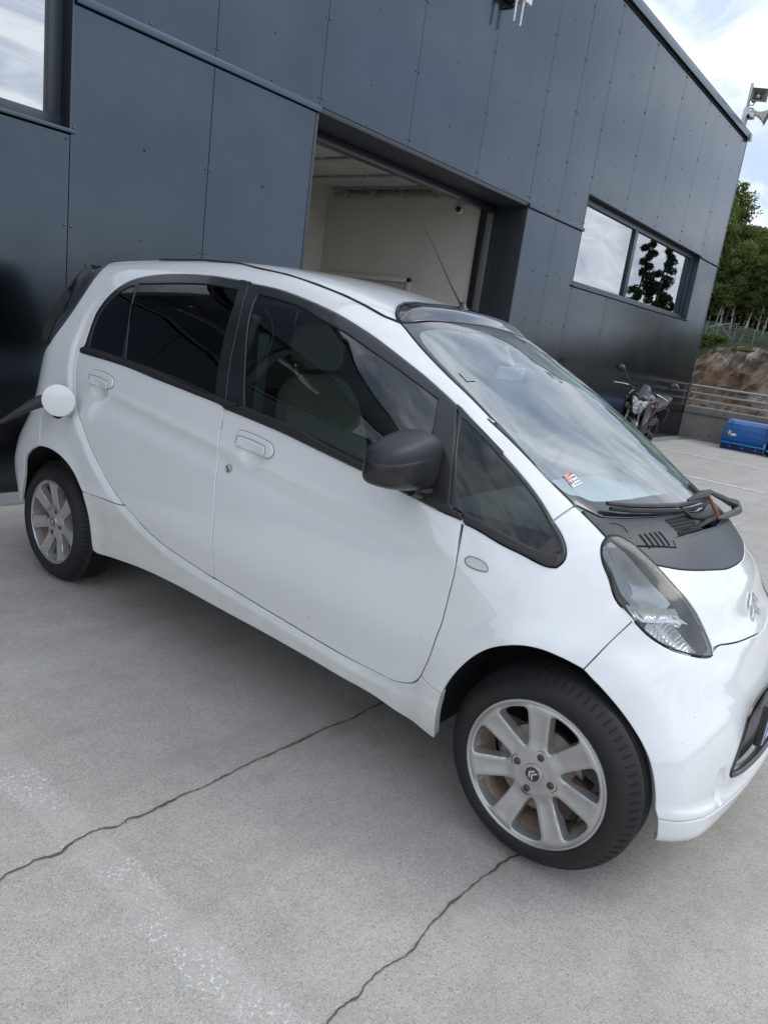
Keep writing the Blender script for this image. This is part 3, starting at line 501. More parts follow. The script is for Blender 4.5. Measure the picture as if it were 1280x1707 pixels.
    if mirror:
        mir=lambda L:[(a,-b,c) for a,b,c in L]
        mp_=parent_mirror.get(parent.name,parent) if parent else None
        me=bpy.data.meshes.new(name);me.from_pydata(mir(verts),[],[f[::-1] for f in ff]);me.materials.append(material)
        me.polygons.foreach_set('use_smooth',[True]*len(ff));me.update()
        if offf is None: me.normals_split_custom_set_from_vertices(mir(norms))
        o2=link(bpy.data.objects.new(name,me),mp_);parent_mirror[o.name]=o2
    return o
parent_mirror={}
def my(L): return [(a,-b,c) for a,b,c in L]
def rv(L): return L[::-1]

# ------------------------------------------------------------------ the white electric hatchback
CAR=empty('hatchback',(2.390,.671,0),R_(-89.463),'white electric city hatchback parked nose out with a charging lead plugged in','car')
SIDE=Chart((-1.2,9,.85),(0,-1,0)); DIAG=Chart(np.array((-1.2,-.6,1.0))-9*np.array((0,-.75,.66)),(0,-.75,.66),up=(1,0,0))
TOP=Chart((-.8,0,-9),(0,0,1),up=(1,0,0)); ax=np.array((.62,0,.78)); HOOD=Chart(np.array((0,0,.85))-9*ax,ax,up=(0,1,0))
FRONT=Chart((-.62,0,.45),(1,0,0)); ax=np.array((.42,-.87,.26));ax/=np.linalg.norm(ax); FEND=Chart(np.array((0,-.6,.6))-9*ax,ax)
ax=np.array((.66,-.50,.56));ax/=np.linalg.norm(ax); HEAD=Chart(np.array((.13,-.46,.78))-9*ax,ax)
REAR=Chart((-1.9,0,.45),(-1,0,0)); ax=np.array((-1,0,.3)); TAIL=Chart(np.array((-2.8,0,1.1))-9*ax,ax)
ax=np.array((.50,0,.866)); WSC=Chart(np.array((-.4,0,1.2))-9*ax,ax,up=(0,1,0))
P_=M['paint']
gt=C['green_top'];gb=C['green_bot']
fender=panel('fender',[gt[28:],gb[:7],C['gap_f'][10:],rv(C['sill_seamf'])[0:],C['arch_f'],C['seam_fb'],rv(C['hl_out'][:9]),rv(C['fend_cowl']),rv(C['seam_fp'])],FEND,P_,CAR)
fdoor=panel('front_door',[C['gap_f'][7:],C['gap_bot_f'],rv(C['gap_b'][7:]),rv(gb[6:18])],SIDE,P_,CAR,grid=.015)
rdoor=panel('rear_door',[C['gap_b'][7:],C['gap_rear'],rv(gb[17:])],SIDE,P_,CAR,grid=.015)
drip=C['drip'][1:]
dripc=[(-2.62,-.375,1.49),(-2.3,-.36,1.535),(-2.0,-.35,1.55)]+drip
cp=C['cpillar']
side=panel('rear_wing_and_roof_rail',[gt[:29],C['seam_fp'],rv(C['pillar_ws']),rv(dripc),rv(cp)[0:],[cp[0],(-2.75,-.66,1.02),(-2.80,-.67,.93),(-2.76,-.70,.85)],C['bump_r'],rv(C['arch_r'][:7]),C['sill_top'],C['gap_rear'][7:]],DIAG,P_,CAR,grid=.016)
sill=panel('sill_skirt',[C['sill_top'],rv(C['gap_rear'][:8]),rv(C['gap_bot_f']),rv(C['sill_seamf']),rv(C['sill_front']),rv(C['sill_bot']),rv(C['sill_arch_r'])],SIDE,M['sill'],CAR,thick=.03,grid=.011)
# rear bumper
rb_=[(-2.62,-.72,.84),(-2.78,-.70,.86),(-2.95,-.5,.86),(-3.0,-.25,.86),(-3.02,0,.86)]
lo=[(-2.80,-.69,.32),(-2.95,-.52,.27),(-3.02,-.25,.25),(-3.04,0,.25)]
ar=C['arch_r'][6:]+[(-2.80,-.69,.32)]
panel('rear_bumper',[rv(C['bump_r']),rb_,rv(my(rb_)),my(C['bump_r']),my(ar),my(lo),rv(lo),rv(ar)],REAR,P_,CAR,mirror=False,grid=.035)
# tailgate, dark
tg=[cp[0],(-2.75,-.66,1.02),(-2.80,-.62,.90)]
tgo=[rv(cp)[0]]+rv(cp)[1:]
panel('tailgate',[rv(cp),[cp[0],(-2.78,-.60,1.0),(-2.86,-.58,.89)],[(-2.86,-.58,.89),(-2.98,-.3,.88),(-3.0,0,.88),(-2.98,.3,.88),(-2.86,.58,.89)],my([(-2.86,-.58,.89),(-2.78,-.60,1.0),cp[0]]),my(cp),[(-2.637,.406,1.489),(-2.72,0,1.52),(-2.637,-.406,1.489)]],TAIL,M['gloss'],CAR,mirror=False,grid=.04)
tl=[(-2.635,-.60,1.17),(-2.60,-.585,1.25),(-2.60,-.55,1.34),(-2.62,-.50,1.41),(-2.66,-.44,1.45)]
tl2=[(-2.72,-.42,1.43),(-2.76,-.46,1.34),(-2.78,-.50,1.22),(-2.78,-.54,1.10)]
tl3=[(-2.78,-.54,1.10),(-2.70,-.62,1.08),(-2.635,-.60,1.17)]
panel('tail_light',[tl,tl2,tl3],TAIL,M['lamp_clear'],CAR,off=.03,thick=.05,gap=.004)
# spoiler lip over the tailgate
m=MB(); m.box(-2.83,-2.62,-.42,.42,1.452,1.482,.012); m.build('rear_spoiler',M['gloss'],CAR)
# roof with its dark front visor
rr=[(-2.66,-.375,1.49),(-2.72,-.2,1.51),(-2.73,0,1.515),(-2.72,.2,1.51),(-2.66,.375,1.49)]
dome=[(-.850,-.443,1.40),(-.870,-.432,1.41),(-.90,-.405,1.43),(-.935,-.355,1.45),(-.962,-.29,1.465),(-.982,-.2,1.475),(-.992,-.09,1.48),(-.995,0,1.485)]
domef=dome+rv(my(dome))[1:]
dr=[(-2.66,-.375,1.49)]+dripc[1:]
panel('roof_panel',[dr,domef,rv(my(dr)),rv(rr)],TOP,P_,CAR,mirror=False,grid=.045,gap=.004)
st=[(-.85,-.443,1.40),(-.83,-.41,1.40),(-.815,-.31,1.42),(-.805,-.19,1.43),(-.80,-.09,1.433),(-.80,0,1.435)]
stf=st+rv(my(st))[1:]
DP=np.array([(a,b) for a,b,c in domef+rv(stf)])
def domeoff(P,q):
    d=pdist(P[:,:2],DP);return .026*sstep(0,.07,d)*sstep(.45,.30,np.abs(P[:,1]))*0+.020*sstep(0,.075,d)
panel('roof_visor',[domef,rv(stf)],TOP,M['gloss'],CAR,mirror=False,grid=.015,off=.002,offf=domeoff,gap=.004)
m=MB();m.tube([Vector(p)+Vector((0,0,.006)) for p in [(a,b,c-.006+.004) for a,b,c in domef]],.005,8);m.build('roof_visor_seal',M['rubber'],CAR)
m=MB();m.tube([(a,b,c+.001) for a,b,c in dr[1:]],.0045,6);m.build('roof_drip_moulding',M['rubber'],CAR)
m=MB();m.tube([(a,-b,c+.001) for a,b,c in dr[1:]],.0045,6);m.build('roof_drip_moulding',M['rubber'],CAR)
# windscreen : glass, ceramic border
ce=C['cowl_edge']+[(.085,0,.955)]; pw=C['pillar_ws']; fc=C['fend_cowl']
wb=[(-.12,-.51,.98),(-.085,-.485,.968)]+ce[1:]
wbf=wb+rv(my(wb))[1:]
wi=C['ws_inner'][3:]+[(-.05,-.30,.988),(-.03,-.2,.99),(-.012,-.1,.99),(-.008,0,.99)]
wti=[(-.77,-.425,1.38),(-.775,-.40,1.38),(-.765,-.3,1.39),(-.745,-.2,1.40),(-.735,-.1,1.405),(-.73,0,1.405)]
wi_full=[C['ws_inner'][3]]+C['ws_inner'][4:]
inner=[rv(wti)[:-1]+[(-.762,-.436,1.372)]+wi]
hole=[[(-.73,0,1.405)]+rv(wti)[1:]+[(-.755,-.442,1.37)]+C['ws_inner'][3:]+wi[len(C['ws_inner'])-3:]]
half=hole[0]; hole_full=[half,rv(my(half))]
panel('windscreen_border',[stf[::-1],pw,wbf,rv(my(pw))],WSC,M['frit'],CAR,mirror=False,grid=.04,holes=[hole_full],gap=.003,rad=.002,thick=.006,hole_rim=False)
wsg=panel('windscreen',[half,rv(my(half))],WSC,M['ws'],CAR,mirror=False,grid=.035,gap=-.006,rad=.001,thick=.0015,off=-.0004)
# cowl (black plastic below the screen), dark bonnet cover, white bonnet
vp=C['vent_panel']; cl=[(.10,-.30,.91),(.118,-.23,.913),(.132,-.12,.918),(.138,0,.92)]
vs=[(-.012,-.497,.918),(-.006,-.482,.922),(.009,-.465,.919),(.029,-.454,.91),(.049,-.442,.90)]
vin=[(.05,-.445,.90),(.09,-.37,.90),(.122,-.308,.898)]
mid=[(.122,-.308,.898),(.105,-.298,.91)]
fcw=[(-.10,-.497,.968)]+fc[1:]
cowl=panel('cowl_panel',[wb[1:]+rv(my(wb[1:]))[1:],my(rv(fcw))[::1][::-1],my(vs),my(vin),my(mid),rv(my(cl)),cl,rv(mid),rv(vin),rv(vs),rv(fcw)],HOOD,M['cowlp'],CAR,mirror=False,grid=.02)
bl=C['black_low'][:5]+[(.212,-.1,.815),(.216,0,.812)]
hi=C['hl_in']
panel('bonnet_cover',[vin,mid,cl,rv(my(cl)),rv(my(mid)),rv(my(vin)),my([(.049,-.442,.90),(.08,-.429,.878),(.109,-.416,.856)]),my(bl),rv(bl),[(.109,-.416,.856),(.08,-.429,.878),(.049,-.442,.90)]],HOOD,M['bonblk'],CAR,mirror=False,grid=.022,gap=.0015)
hb=C['hood_bot']+[(.345,0,.648)]
hiw=hi[8:15]
panel('bonnet',[bl,rv(my(bl)),my(hiw),my([(.288,-.357,.667)]+C['hood_bot'][1:]+[(.345,0,.648)]),rv([(.288,-.357,.667)]+C['hood_bot'][1:]+[(.345,0,.648)]),rv(hiw)],HOOD,P_,CAR,mirror=False,grid=.022,gap=.0018)
# front bumper
lipz=.283
sl=[(.300,-.622,.285),(.335,-.585,.283),(.378,-.51,.280),(.40,-.40,.275),(.425,-.25,.270),(.44,-.1,.268),(.443,0,.268)]
afb=C['arch_fb']
hlt=C['hl_out'][8:]
top=[(.289,-.372,.647),(.292,-.34,.658)]+C['hood_bot'][1:]+[(.345,0,.648)]
gh=[(0.42,0,.502),(.415,-.12,.500),(.41,-.21,.488),(.405,-.262,.468),(.40,-.30,.43),(.40,-.345,.375),(.405,-.368,.345),(.41,-.35,.335),(.42,-.29,.322),(.43,-.16,.312),(.44,0,.308)]
fgh=C['fog']
fgr=[(.40,-.405,.372),(.393,-.422,.366),(.39,-.437,.340),(.39,-.442,.305),(.395,-.425,.290),(.40,-.40,.300),(.405,-.385,.33),(.403,-.39,.355),(.40,-.405,.372)]
fb=panel('front_bumper',[rv(C['seam_fb']),afb[:7],sl,rv(my(sl)),rv(my(afb[:7])),my(C['seam_fb']),my(hlt),my(top),rv(top),rv(hlt)],FRONT,P_,CAR,mirror=False,grid=.022,holes=[[gh,rv(my(gh))]],thick=.03)
lb=[(.308,-.600,.205),(.345,-.578,.198),(.378,-.50,.194),(.402,-.35,.19),(.42,-.18,.19),(.424,0,.19)]
panel('bumper_lip',[sl,rv(my(sl)),my([(.300,-.622,.285),(.305,-.61,.24),(.308,-.600,.205)]),my(lb),rv(lb),[(.308,-.60,.205),(.305,-.61,.24),(.300,-.622,.285)]],FRONT,P_,CAR,mirror=False,grid=.02,thick=.02,gap=.0015)
# grille behind the opening
Fg=lambda p:F0(p)+.035
def ggrow(L,k): 
    c=np.array((.42,0,.41)); return [tuple(c+(np.array(p)-c)*k) for p in L]
g2=ggrow(gh,1.06)
panel('grille',[g2,rv(my(g2))],FRONT,M['trim'],CAR,mirror=False,grid=.03,surf=Fg,gap=0)
# frame lip around the grille
m=MB(); gl=[(a+.004-.0,b,c) for a,b,c in gh]; gl=[(a,b*1.0,c) for a,b,c in gl]
gl2=np.array(gl+rv(my(gl))[1:]); 
def on_surf(L,ch,off=0):
    q,w=ch.to2(np.asarray(L,float)); P=ch.cast(q,w.min()-.15,w.max()+.15);return P+grad(P)*off
q,w=FRONT.to2(gl2); q=smooth_line(crom(q,.02),2); GP=FRONT.cast(q,w.min()-.1,w.max()+.1)
m.tube([tuple(p-grad(p[None])[0]*.004) for p in GP],.009,8,cap=False); m.build('grille_surround',M['trim'],CAR)
# number plate and holder
m=MB(); m.box(.428,.446,-.268,.268,.405,.527,.003); plh=m.build('number_plate_holder',M['trim'],CAR)
m=MB(); m.box(.447,.4495,-.26,.26,.411,.521,.0008); pl=m.build('number_plate',M['platew'],plh)
m=MB(); m.box(.4493,.4503,-.258,-.218,.413,.519,0); m.build('country_band',M['blue'],pl)
def text(body,size,loc,rotm,material,name,parent,depth=.0004):
    cu=bpy.data.curves.new(name,'FONT');cu.body=body;cu.size=size;cu.align_x='CENTER';cu.align_y='CENTER';cu.extrude=depth
    o=bpy.data.objects.new(name,cu);COL.objects.link(o);dg=bpy.context.evaluated_depsgraph_get();me=bpy.data.meshes.new_from_object(o.evaluated_get(dg));bpy.data.objects.remove(o)
    me.materials.clear();me.materials.append(material);o=link(bpy.data.objects.new(name,me),parent);o.matrix_local=Matrix.Translation(loc)@rotm;return o
text('N',.032,(.4506,-.238,.436),Matrix(((0,0,1,0),(1,0,0,0),(0,1,0,0),(0,0,0,1))),M['platew'],'country_letter',pl)
# fog recess : shallow oval dish on the corner
m=MB()
fr_=on_surf(fgr,FRONT,.0015); c_=fr_.mean(0); cin=on_surf([tuple(c_)],FRONT,-.016)[0]
V=[tuple(p) for p in fr_]; mid_=[tuple(p*.72+c_*.28-np.array((.008,-.004,0))) for p in fr_]
V+=mid_; n_=len(fr_); Ff=[(i,i+1,n_+i+1,n_+i) for i in range(n_-1)]+[tuple(range(n_,2*n_-1))]
# headlights
hcol=hi+rv(C['hl_out'])[0:-1]
lens=panel('headlight_lens',[hi,rv(C['hl_out'])],HEAD,M['lens'],CAR,gap=.0038,rad=.004,thick=.010,off=.004,grid=.02)
rim_pts=on_surf([tuple(p) for p in hi],HEAD,.0); rim2=on_surf([tuple(p) for p in C['hl_out']],HEAD,.0)
def both(mk,name,material,parent):
    o=mk().build(name,material,parent)
    me=o.data.copy(); 
    for v in me.vertices: v.co.y=-v.co.y
    me.flip_normals(); o2=link(bpy.data.objects.new(name,me),parent_mirror.get(parent.name,parent) if parent else None)
    parent_mirror[o.name]=o2
    return o
def mkseal():
    m=MB();
    for s in (rim_pts,rim2):
        q,w=HEAD.to2(s);q=smooth_line(crom(q,.012),2);Pp=HEAD.cast(q,w.min()-.1,w.max()+.1);Nn=grad(Pp);m.tube([tuple(p-n_*.001) for p,n_ in zip(Pp,Nn)],.0024,6)
    return m
both(mkseal,'headlight_seal',M['rubber'],CAR)
def shr(L,k,ctr=(.14,-.465,.775)):
    c=np.array(ctr);return [tuple(c+(np.array(p)-c)*k) for p in L]
Fh=lambda p:F0(p)+.055
panel('headlight_housing',[shr(hi,.93),rv(shr(C['hl_out'],.93))],HEAD,M['hlhouse'],lens,surf=Fh,gap=0,rad=.002,thick=-.036,grid=.03)
# reflectors in the lower outer half, a dark bowl in the upper half
_oi=np.array(hi);_oo=np.array(C['hl_out'])
def _along(L,t):
    s=np.r_[0,np.cumsum(np.linalg.norm(np.diff(L,axis=0),axis=1))];s/=s[-1];return np.stack([np.interp(t,s,L[:,i]) for i in range(3)],-1)
def hps(u,v,d):
    """headlight coordinates: u along the lamp from its top (0) to its tip (1), v across (-1 outer, +1 inner), d depth behind the lens"""
    u=np.asarray(u,float);v=np.asarray(v,float)[...,None]
    p=_along(_oo,u)*(1-v)/2+_along(_oi,u)*(1+v)/2
    q=on_surf(p.reshape(-1,3),HEAD,0);n_=grad(q);return q-n_*np.asarray(d,float).reshape(-1,1)
def hp(u,v,d): return hps([u],[v],[d])[0]
def patch(fn,nu,nv):
    s,t=np.meshgrid(np.linspace(0,1,nu+1),np.linspace(0,1,nv+1),indexing='ij');V=hps(*[np.broadcast_to(q,s.shape).ravel() for q in fn(s,t)])
    return [tuple(p) for p in V],[(i*(nv+1)+j,i*(nv+1)+j+1,(i+1)*(nv+1)+j+1,(i+1)*(nv+1)+j) for i in range(nu) for j in range(nv)]
def mk_low():
    m=MB();m.add(*patch(lambda s,t:(.56+.34*s,-.84+(1.02-.45*s)*t,.020+.016*np.sin(t*3.1)+.0016*((s*26).astype(int)%2)+.0016*((t*22).astype(int)%2)),52,44));return m
both(mk_low,'turn_signal_reflector',M['reflector'],lens)
def mk_band():
    m=MB();m.add(*patch(lambda s,t:(.40+.12*t+.22*s,-.80+1.25*s,.010+.012*np.sin(t*3.14)+.0014*((s*34).astype(int)%2)),68,8));return m
both(mk_band,'chrome_divider',M['reflector'],lens)
def mk_bowl():
    m=MB();m.add(*patch(lambda s,t:(.08+.50*s,-.62+(1.15)*t,.018+.045*np.sin(s*3.14)*np.sin(t*3.14)),18,16));return m
both(mk_bowl,'headlight_bowl',M['hlbowl'],lens)
def mk_blade():
    m=MB();m.add(*patch(lambda s,t:(.30+.42*s,.50+.16*t-.22*s*s,.006+.014*np.abs(t-.5)*2),24,6));return m
def mk_bulb():
    m=MB();m.tube([hp(.64,.12,.030),hp(.70,.10,.010)],[.013,.006],10);return m
both(mk_bulb,'bulb_cover',M['chrome'],lens)
# side windows
blk=M['trim']
def belt(name,a,b,**k): pass
bu=C['belt_up']
ffr=panel('front_window_frame',[C['gap_f'][:8],rv(gb[6:18])[::-1],C['gap_b'][:8][::-1],gt[20-0:0:-1][::-1][:0] or [C['gap_b'][0]]+gt[12:13]+gt[13:25]+[C['gap_f'][0]]],SIDE,blk,fdoor,holes=[[C['win_f'][:9],C['win_f'][8:12],C['win_f'][12:],[C['win_f'][-1],C['win_f'][0]]]],gap=.002,grid=.03,thick=.012)
panel('front_window_pane',[C['win_f'][:9],C['win_f'][8:12],C['win_f'][12:],[C['win_f'][-1],C['win_f'][0]]],SIDE,M['gfront'],fdoor,gap=-.006,rad=.0008,thick=.002,off=-.004,grid=.04)
rfr=panel('rear_window_frame',[gt[:13],[gt[12],C['gap_b'][0]],C['gap_b'][:8],gb[17:]],SIDE,blk,rdoor,holes=[[C['win_rq'][:8],C['win_rq'][7:],[C['win_rq'][-1],C['win_rq'][0]]],[C['win_r'][:4],C['win_r'][3:8],C['win_r'][7:],[C['win_r'][-1],C['win_r'][0]]]],gap=.002,grid=.03,thick=.012)
panel('rear_window_pane',[C['win_r'][:4],C['win_r'][3:8],C['win_r'][7:],[C['win_r'][-1],C['win_r'][0]]],SIDE,M['grear'],rdoor,gap=-.006,rad=.0008,thick=.002,off=-.004,grid=.04)
panel('rear_quarter_pane',[C['win_rq'][:8],C['win_rq'][7:],[C['win_rq'][-1],C['win_rq'][0]]],SIDE,M['grear'],rdoor,gap=-.006,rad=.0008,thick=.002,off=-.004,grid=.04)
qf=panel('quarter_window_frame',[gt[24:],gb[:7],rv(C['gap_f'][:8])],SIDE,blk,fender,holes=[[C['win_fq'][:10],C['win_fq'][9:],[C['win_fq'][-1],C['win_fq'][0]]]],gap=.002,grid=.03,thick=.012)
panel('quarter_window_pane',[C['win_fq'][:10],C['win_fq'][9:],[C['win_fq'][-1],C['win_fq'][0]]],SIDE,M['gfq'],fender,gap=-.005,rad=.0008,thick=.002,off=-.003,grid=.03)
# waistline mouldings
panel('waist_moulding',[bu[7:16],[bu[15],(-.35,-.70,.905),gb[7]],gb[7:18],[gb[17],bu[7]]],SIDE,M['rubber'],fdoor,off=.009,thick=.012,rad=.006,gap=.001,grid=.02)
panel('waist_moulding',[bu[1:8],[bu[7],gb[17]],gb[17:],[gb[-1],bu[0],bu[1]]],SIDE,M['rubber'],rdoor,off=.009,thick=.012,rad=.006,gap=.001,grid=.02)
panel('waist_moulding',[bu[16:],gb[0:7],[gb[6],bu[16]]],SIDE,M['rubber'],fender,off=.007,thick=.012,rad=.005,gap=.001,grid=.02)
# side repeaters, door handles, lock
panel('side_repeater',[C['rep']],SIDE,M['replens'],fender,off=.006,thick=.008,rad=.005,gap=0,grid=.01,step=.006)
panel('repeater_base',[shr(C['rep'],.9,(-.265,-.72,.795))],SIDE,M['plastic_w'],fender,off=.0015,thick=.006,rad=.002,gap=0,grid=.01,step=.006)
panel('door_handle',[C['hand_f'],[C['hand_f'][-1],C['hand_f'][0]]],SIDE,P_,fdoor,off=.007,thick=.012,rad=.005,gap=.001,grid=.01,step=.008)
panel('door_handle',[C['hand_r'],[C['hand_r'][-1],C['hand_r'][0]]],SIDE,P_,rdoor,off=.007,thick=.012,rad=.005,gap=.001,grid=.01,step=.008)
def gap_shade(pts,par,r=.0014,o_=.0016,lin=False):
    q,w=SIDE.to2(np.array(pts,float));q=smooth_line(crom(q,.004/9),1) if not lin else smooth_line(np.vstack([q[i_]*(1-t_)+q[i_+1]*t_ for i_ in range(len(q)-1) for t_ in np.linspace(0,1,8)]),3);Pp=SIDE.cast(q,w.min()-.1,w.max()+.1);Nn=grad(Pp)
    both(lambda:MB().tube([tuple(p+n_*o_) for p,n_ in zip(Pp,Nn)],r,5,cap=True),'gap_shade_line',M['joint2'],par)  # thin dark tube stands in for the shaded gap round the part
def handle_flap(c,x0,x1,z0,z1,tilt,par):
    pts=[(x0,-.70,z0),(x0,-.70,z1),(x1-.012,-.70,z1+tilt),(x1,-.70,z1+tilt-.012),(x1,-.70,z0+tilt),(x0,-.70,z0)]
    segs=[[pts[i],pts[i+1]] for i in range(5)]
    panel('handle_flap',segs,SIDE,P_,par,off=.0105,thick=.006,rad=.0025,gap=.0015,grid=.012,step=.008)
gap_shade(C['rep']+[C['rep'][0]],fender,.0012,.001);gap_shade(C['hand_f']+[C['hand_f'][0]],fdoor);gap_shade(C['hand_r']+[C['hand_r'][0]],rdoor);gap_shade([(-1.272,-.7,.935),(-1.268,-.7,.954),(-1.19,-.7,.951),(-1.128,-.7,.944),(-1.122,-.7,.925),(-1.122,-.7,.912)],fdoor,.0011,.0085,True);gap_shade([(-2.262,-.7,1.0),(-2.257,-.7,1.022),(-2.18,-.7,1.019),(-2.112,-.7,1.012),(-2.106,-.7,.995),(-2.106,-.7,.982)],rdoor,.0011,.0085,True)
handle_flap(0,-1.268,-1.125,.918,.952,-.008,fdoor); handle_flap(0,-2.255,-2.11,.985,1.02,-.008,rdoor)
def mk_lock():
    m=MB();Mx=tr(-1.283,-.741,.835)@rot('X',90);m.lathe([(.013,-.004),(.013,.003),(.011,.005),(.008,.004),(.008,.001),(0,.001)],20,M=Mx);return m
mk_lock().build('door_lock',M['steel'],fdoor)
# wing mirrors (rounded block, flatter face towards the rear)
def mk_mirror():
    bm=bmesh.new();bmesh.ops.create_cube(bm,size=1);bmesh.ops.subdivide_edges(bm,edges=bm.edges[:],cuts=9,use_grid_fill=True)
    for v in bm.verts:
        x,y,z=[c*2 for c in v.co];n=4.2;s=Vector((x,y,z));r=(abs(x)**n+abs(y)**n+abs(z)**n)**(1/n);s=s/r*max(abs(x),abs(y),abs(z));X,Y,Z=s
        front=max(0,X);inb=(Y+1)/2                  # inb 0 = outer end, 1 = near the door
        hz=.087*(1-.10*front**2)*(.80+.20*sstep(0,.75,inb)) ; zz_=Z*hz+.012*(inb-.5)-(.020*(1-inb)**2 if Z>0 else -.006*(1-inb))*abs(Z)
        zz_-= .022*max(0,Z)*max(0,inb-.62)/.38
        v.co=Vector((X*.062*(1-.22*abs(Y)**3*(X>0))-.012*(1-inb),Y*.140*(1-.10*front**2),zz_))
    return bm
def mirror_body():
    m=MB();m.bm(mk_mirror(),M=MIRM);return m
MIRM=tr(-.498,-.785,1.037)@rot('Z',6)@rot('X',-2)
mirr=both(mirror_body,'mirror_housing',M['mirrorp'],CAR)
def mk_foot():
    m=MB();m.tube([(-.47,-.68,.945),(-.48,-.72,.945),(-.49,-.76,.955)],[.022,.020,.020],10);return m
both(mk_foot,'mirror_foot',M['trim'],CAR)
def mk_mseam():
    m=MB();m.bm(mk_mirror(),M=MIRM@tr(.0005,0,-.0165)@Matrix.Diagonal((1.015,1.008,.83,1)));return m
both(mk_mseam,'mirror_lower_shell',M['trim'],mirr)
def mk_mglass():
    m=MB();m.box(-.0625,-.0605,-.095,.095,-.052,.050,0,M=MIRM);return m
both(mk_mglass,'mirror_glass',M['chrome'],mirr)
# badge on the bonnet: two chrome chevrons
def chev(w,t,h,depth):
    """chevron pointing up in local XY"""
    return [(-w,0),(0,h),(w,0),(w,-t),(0,h-t),(-w,-t)]
bp_=on_surf([(.30,0,.727)],HOOD,.002)[0];bn=grad(bp_[None])[0]
Z_=Vector(bn);X_=Vector((0,1,0));Y_=Z_.cross(X_);BM_=Matrix((( X_.x,Y_.x,Z_.x,bp_[0]),(X_.y,Y_.y,Z_.y,bp_[1]),(X_.z,Y_.z,Z_.z,bp_[2]),(0,0,0,1)))
m=MB()
for dy in (.006,-.030): m.prism(chev(.047,.017,.030,0),0,.006,M=BM_@tr(0,dy,0),bev=.0015)
m.build('chevron_badge',M['chrome'],CAR)
# air intake slats on the cowl
def surf_frame(p,ch,off=0):
    q=on_surf([p],ch,off)[0];n_=Vector(grad(q[None])[0]);return Vector(q),n_
def ribbon(m,pts,w,off):
    P_s=on_surf(pts,HOOD,off);P_s=np.array(P_s);T_=np.gradient(P_s,axis=0);N_=grad(P_s);S_=np.cross(N_,T_);S_/=np.linalg.norm(S_,axis=1,keepdims=True)
    n=len(P_s);wl=np.linspace(w,w*.9,n)[:,None];V=np.vstack([P_s-S_*wl,P_s+S_*wl]);m.add([tuple(v) for v in V],[(i_,i_+1,n+i_+1,n+i_) for i_ in range(n-1)])
SL=[]
for k in range(5):
    m=MB();a=np.array((.020+.006*k,-.400+.019*k,.90));b=a+np.array((.062,-.004,0));ribbon(m,[tuple(a*(1-t_)+b*t_) for t_ in np.linspace(0,1,6)],.0048,.0006);m.build('air_slot',M['dark'],cowl,recalc=False)
for k in range(5):
    m=MB();xx=.052+.0155*k;ribbon(m,[(xx+.16*(y+.20),y,.93) for y in np.linspace(-.255,-.115,9)],.0052,.0006);m.build('air_slot',M['dark'],cowl,recalc=False)
q,w=HOOD.to2(np.array([(-.005,-.455,.93),(.01,-.44,.925),(.022,-.43,.918),(.018,-.455,.915)]));
m=MB();Pp=on_surf([(-.03,-.455,.94),(-.018,-.435,.94),(.0,-.425,.935),(.015,-.432,.925)],HOOD,.0006);m.tube([tuple(p) for p in Pp],.0012,4);m.build('cap_line',M['dark'],cowl)
# raised centre cowl with wiper spindle
# ---- wiper
def wsp(x,y,off): return on_surf([(x,y,1.0)],WSC,off)[0]
def hs(px,py,off,ch=HOOD): return on_surf([(px,py,.95)],ch,off)[0]
W1=[(-.105,-.43),(-.06,-.36),(-.02,-.27),(.01,-.18),(.025,-.10)]
m=MB(); bl_=[hs(.0+a+.02,b,.022) for a,b in W1]+[hs(.055,0.0,.030),hs(.045,.10,.030)]
m.tube([tuple(p) for p in bl_],[.006,.0075,.008,.0085,.0085,.007,.005],8); 
wip=m.build('wiper',M['wiper'],CAR)
m=MB();m.tube([tuple(p+np.array((.012,0,-.012))) for p in bl_],.006,6);m.build('wiper_rubber',M['rubber'],wip)
m=MB();arm=[hs(.045,-.14,.045),hs(.055,-.06,.060),hs(.060,-.02,.070),hs(.090,.12,.050),hs(.10,.22,.040),hs(.115,.30,.045),hs(.14,.285,.038),hs(.150,.15,.036),hs(.150,.02,.034),hs(.145,-.03,.030)]
m.tube([tuple(p) for p in arm[:3]],[.004,.0155,.009],8);m.tube([tuple(p) for p in arm[2:6]],[.007,.010,.012,.017],8);m.tube([tuple(p) for p in arm[5:]],[.017,.016,.011,.009,.005],8)
m.build('wiper_arm',M['wiper'],wip)
m=MB();m.tube([tuple(hs(.062,-.03,.062)),tuple(hs(.10,-.035,.050)),tuple(hs(.150,-.03,.030))],[.004,.006,.005],6);m.build('rusty_spring',M['rust'],wip)
m=MB();m.tube([tuple(hs(.05,-.16,.02)),tuple(hs(.09,-.12,.006)),tuple(hs(.115,-.05,.004)),tuple(hs(.12,.03,.010))],.006,6);m.build('washer_hose',M['rubber'],wip)
# aerial
AT=(-1.174,.03,1.80)
m=MB();a0=Vector(on_surf([(-.925,.02,1.48)],TOP,.012)[0]);m.lathe([(.028,-.01),(.026,.004),(.014,.014),(.009,.03)],16,M=tr(*a0))
a1=Vector(AT); pts=[a0+Vector((0,0,.01)),a0.lerp(a1,.25),a0.lerp(a1,.6),a1];m.tube(pts,[.006,.0045,.003,.0022],8);m.build('roof_aerial',M['trim'],CAR)
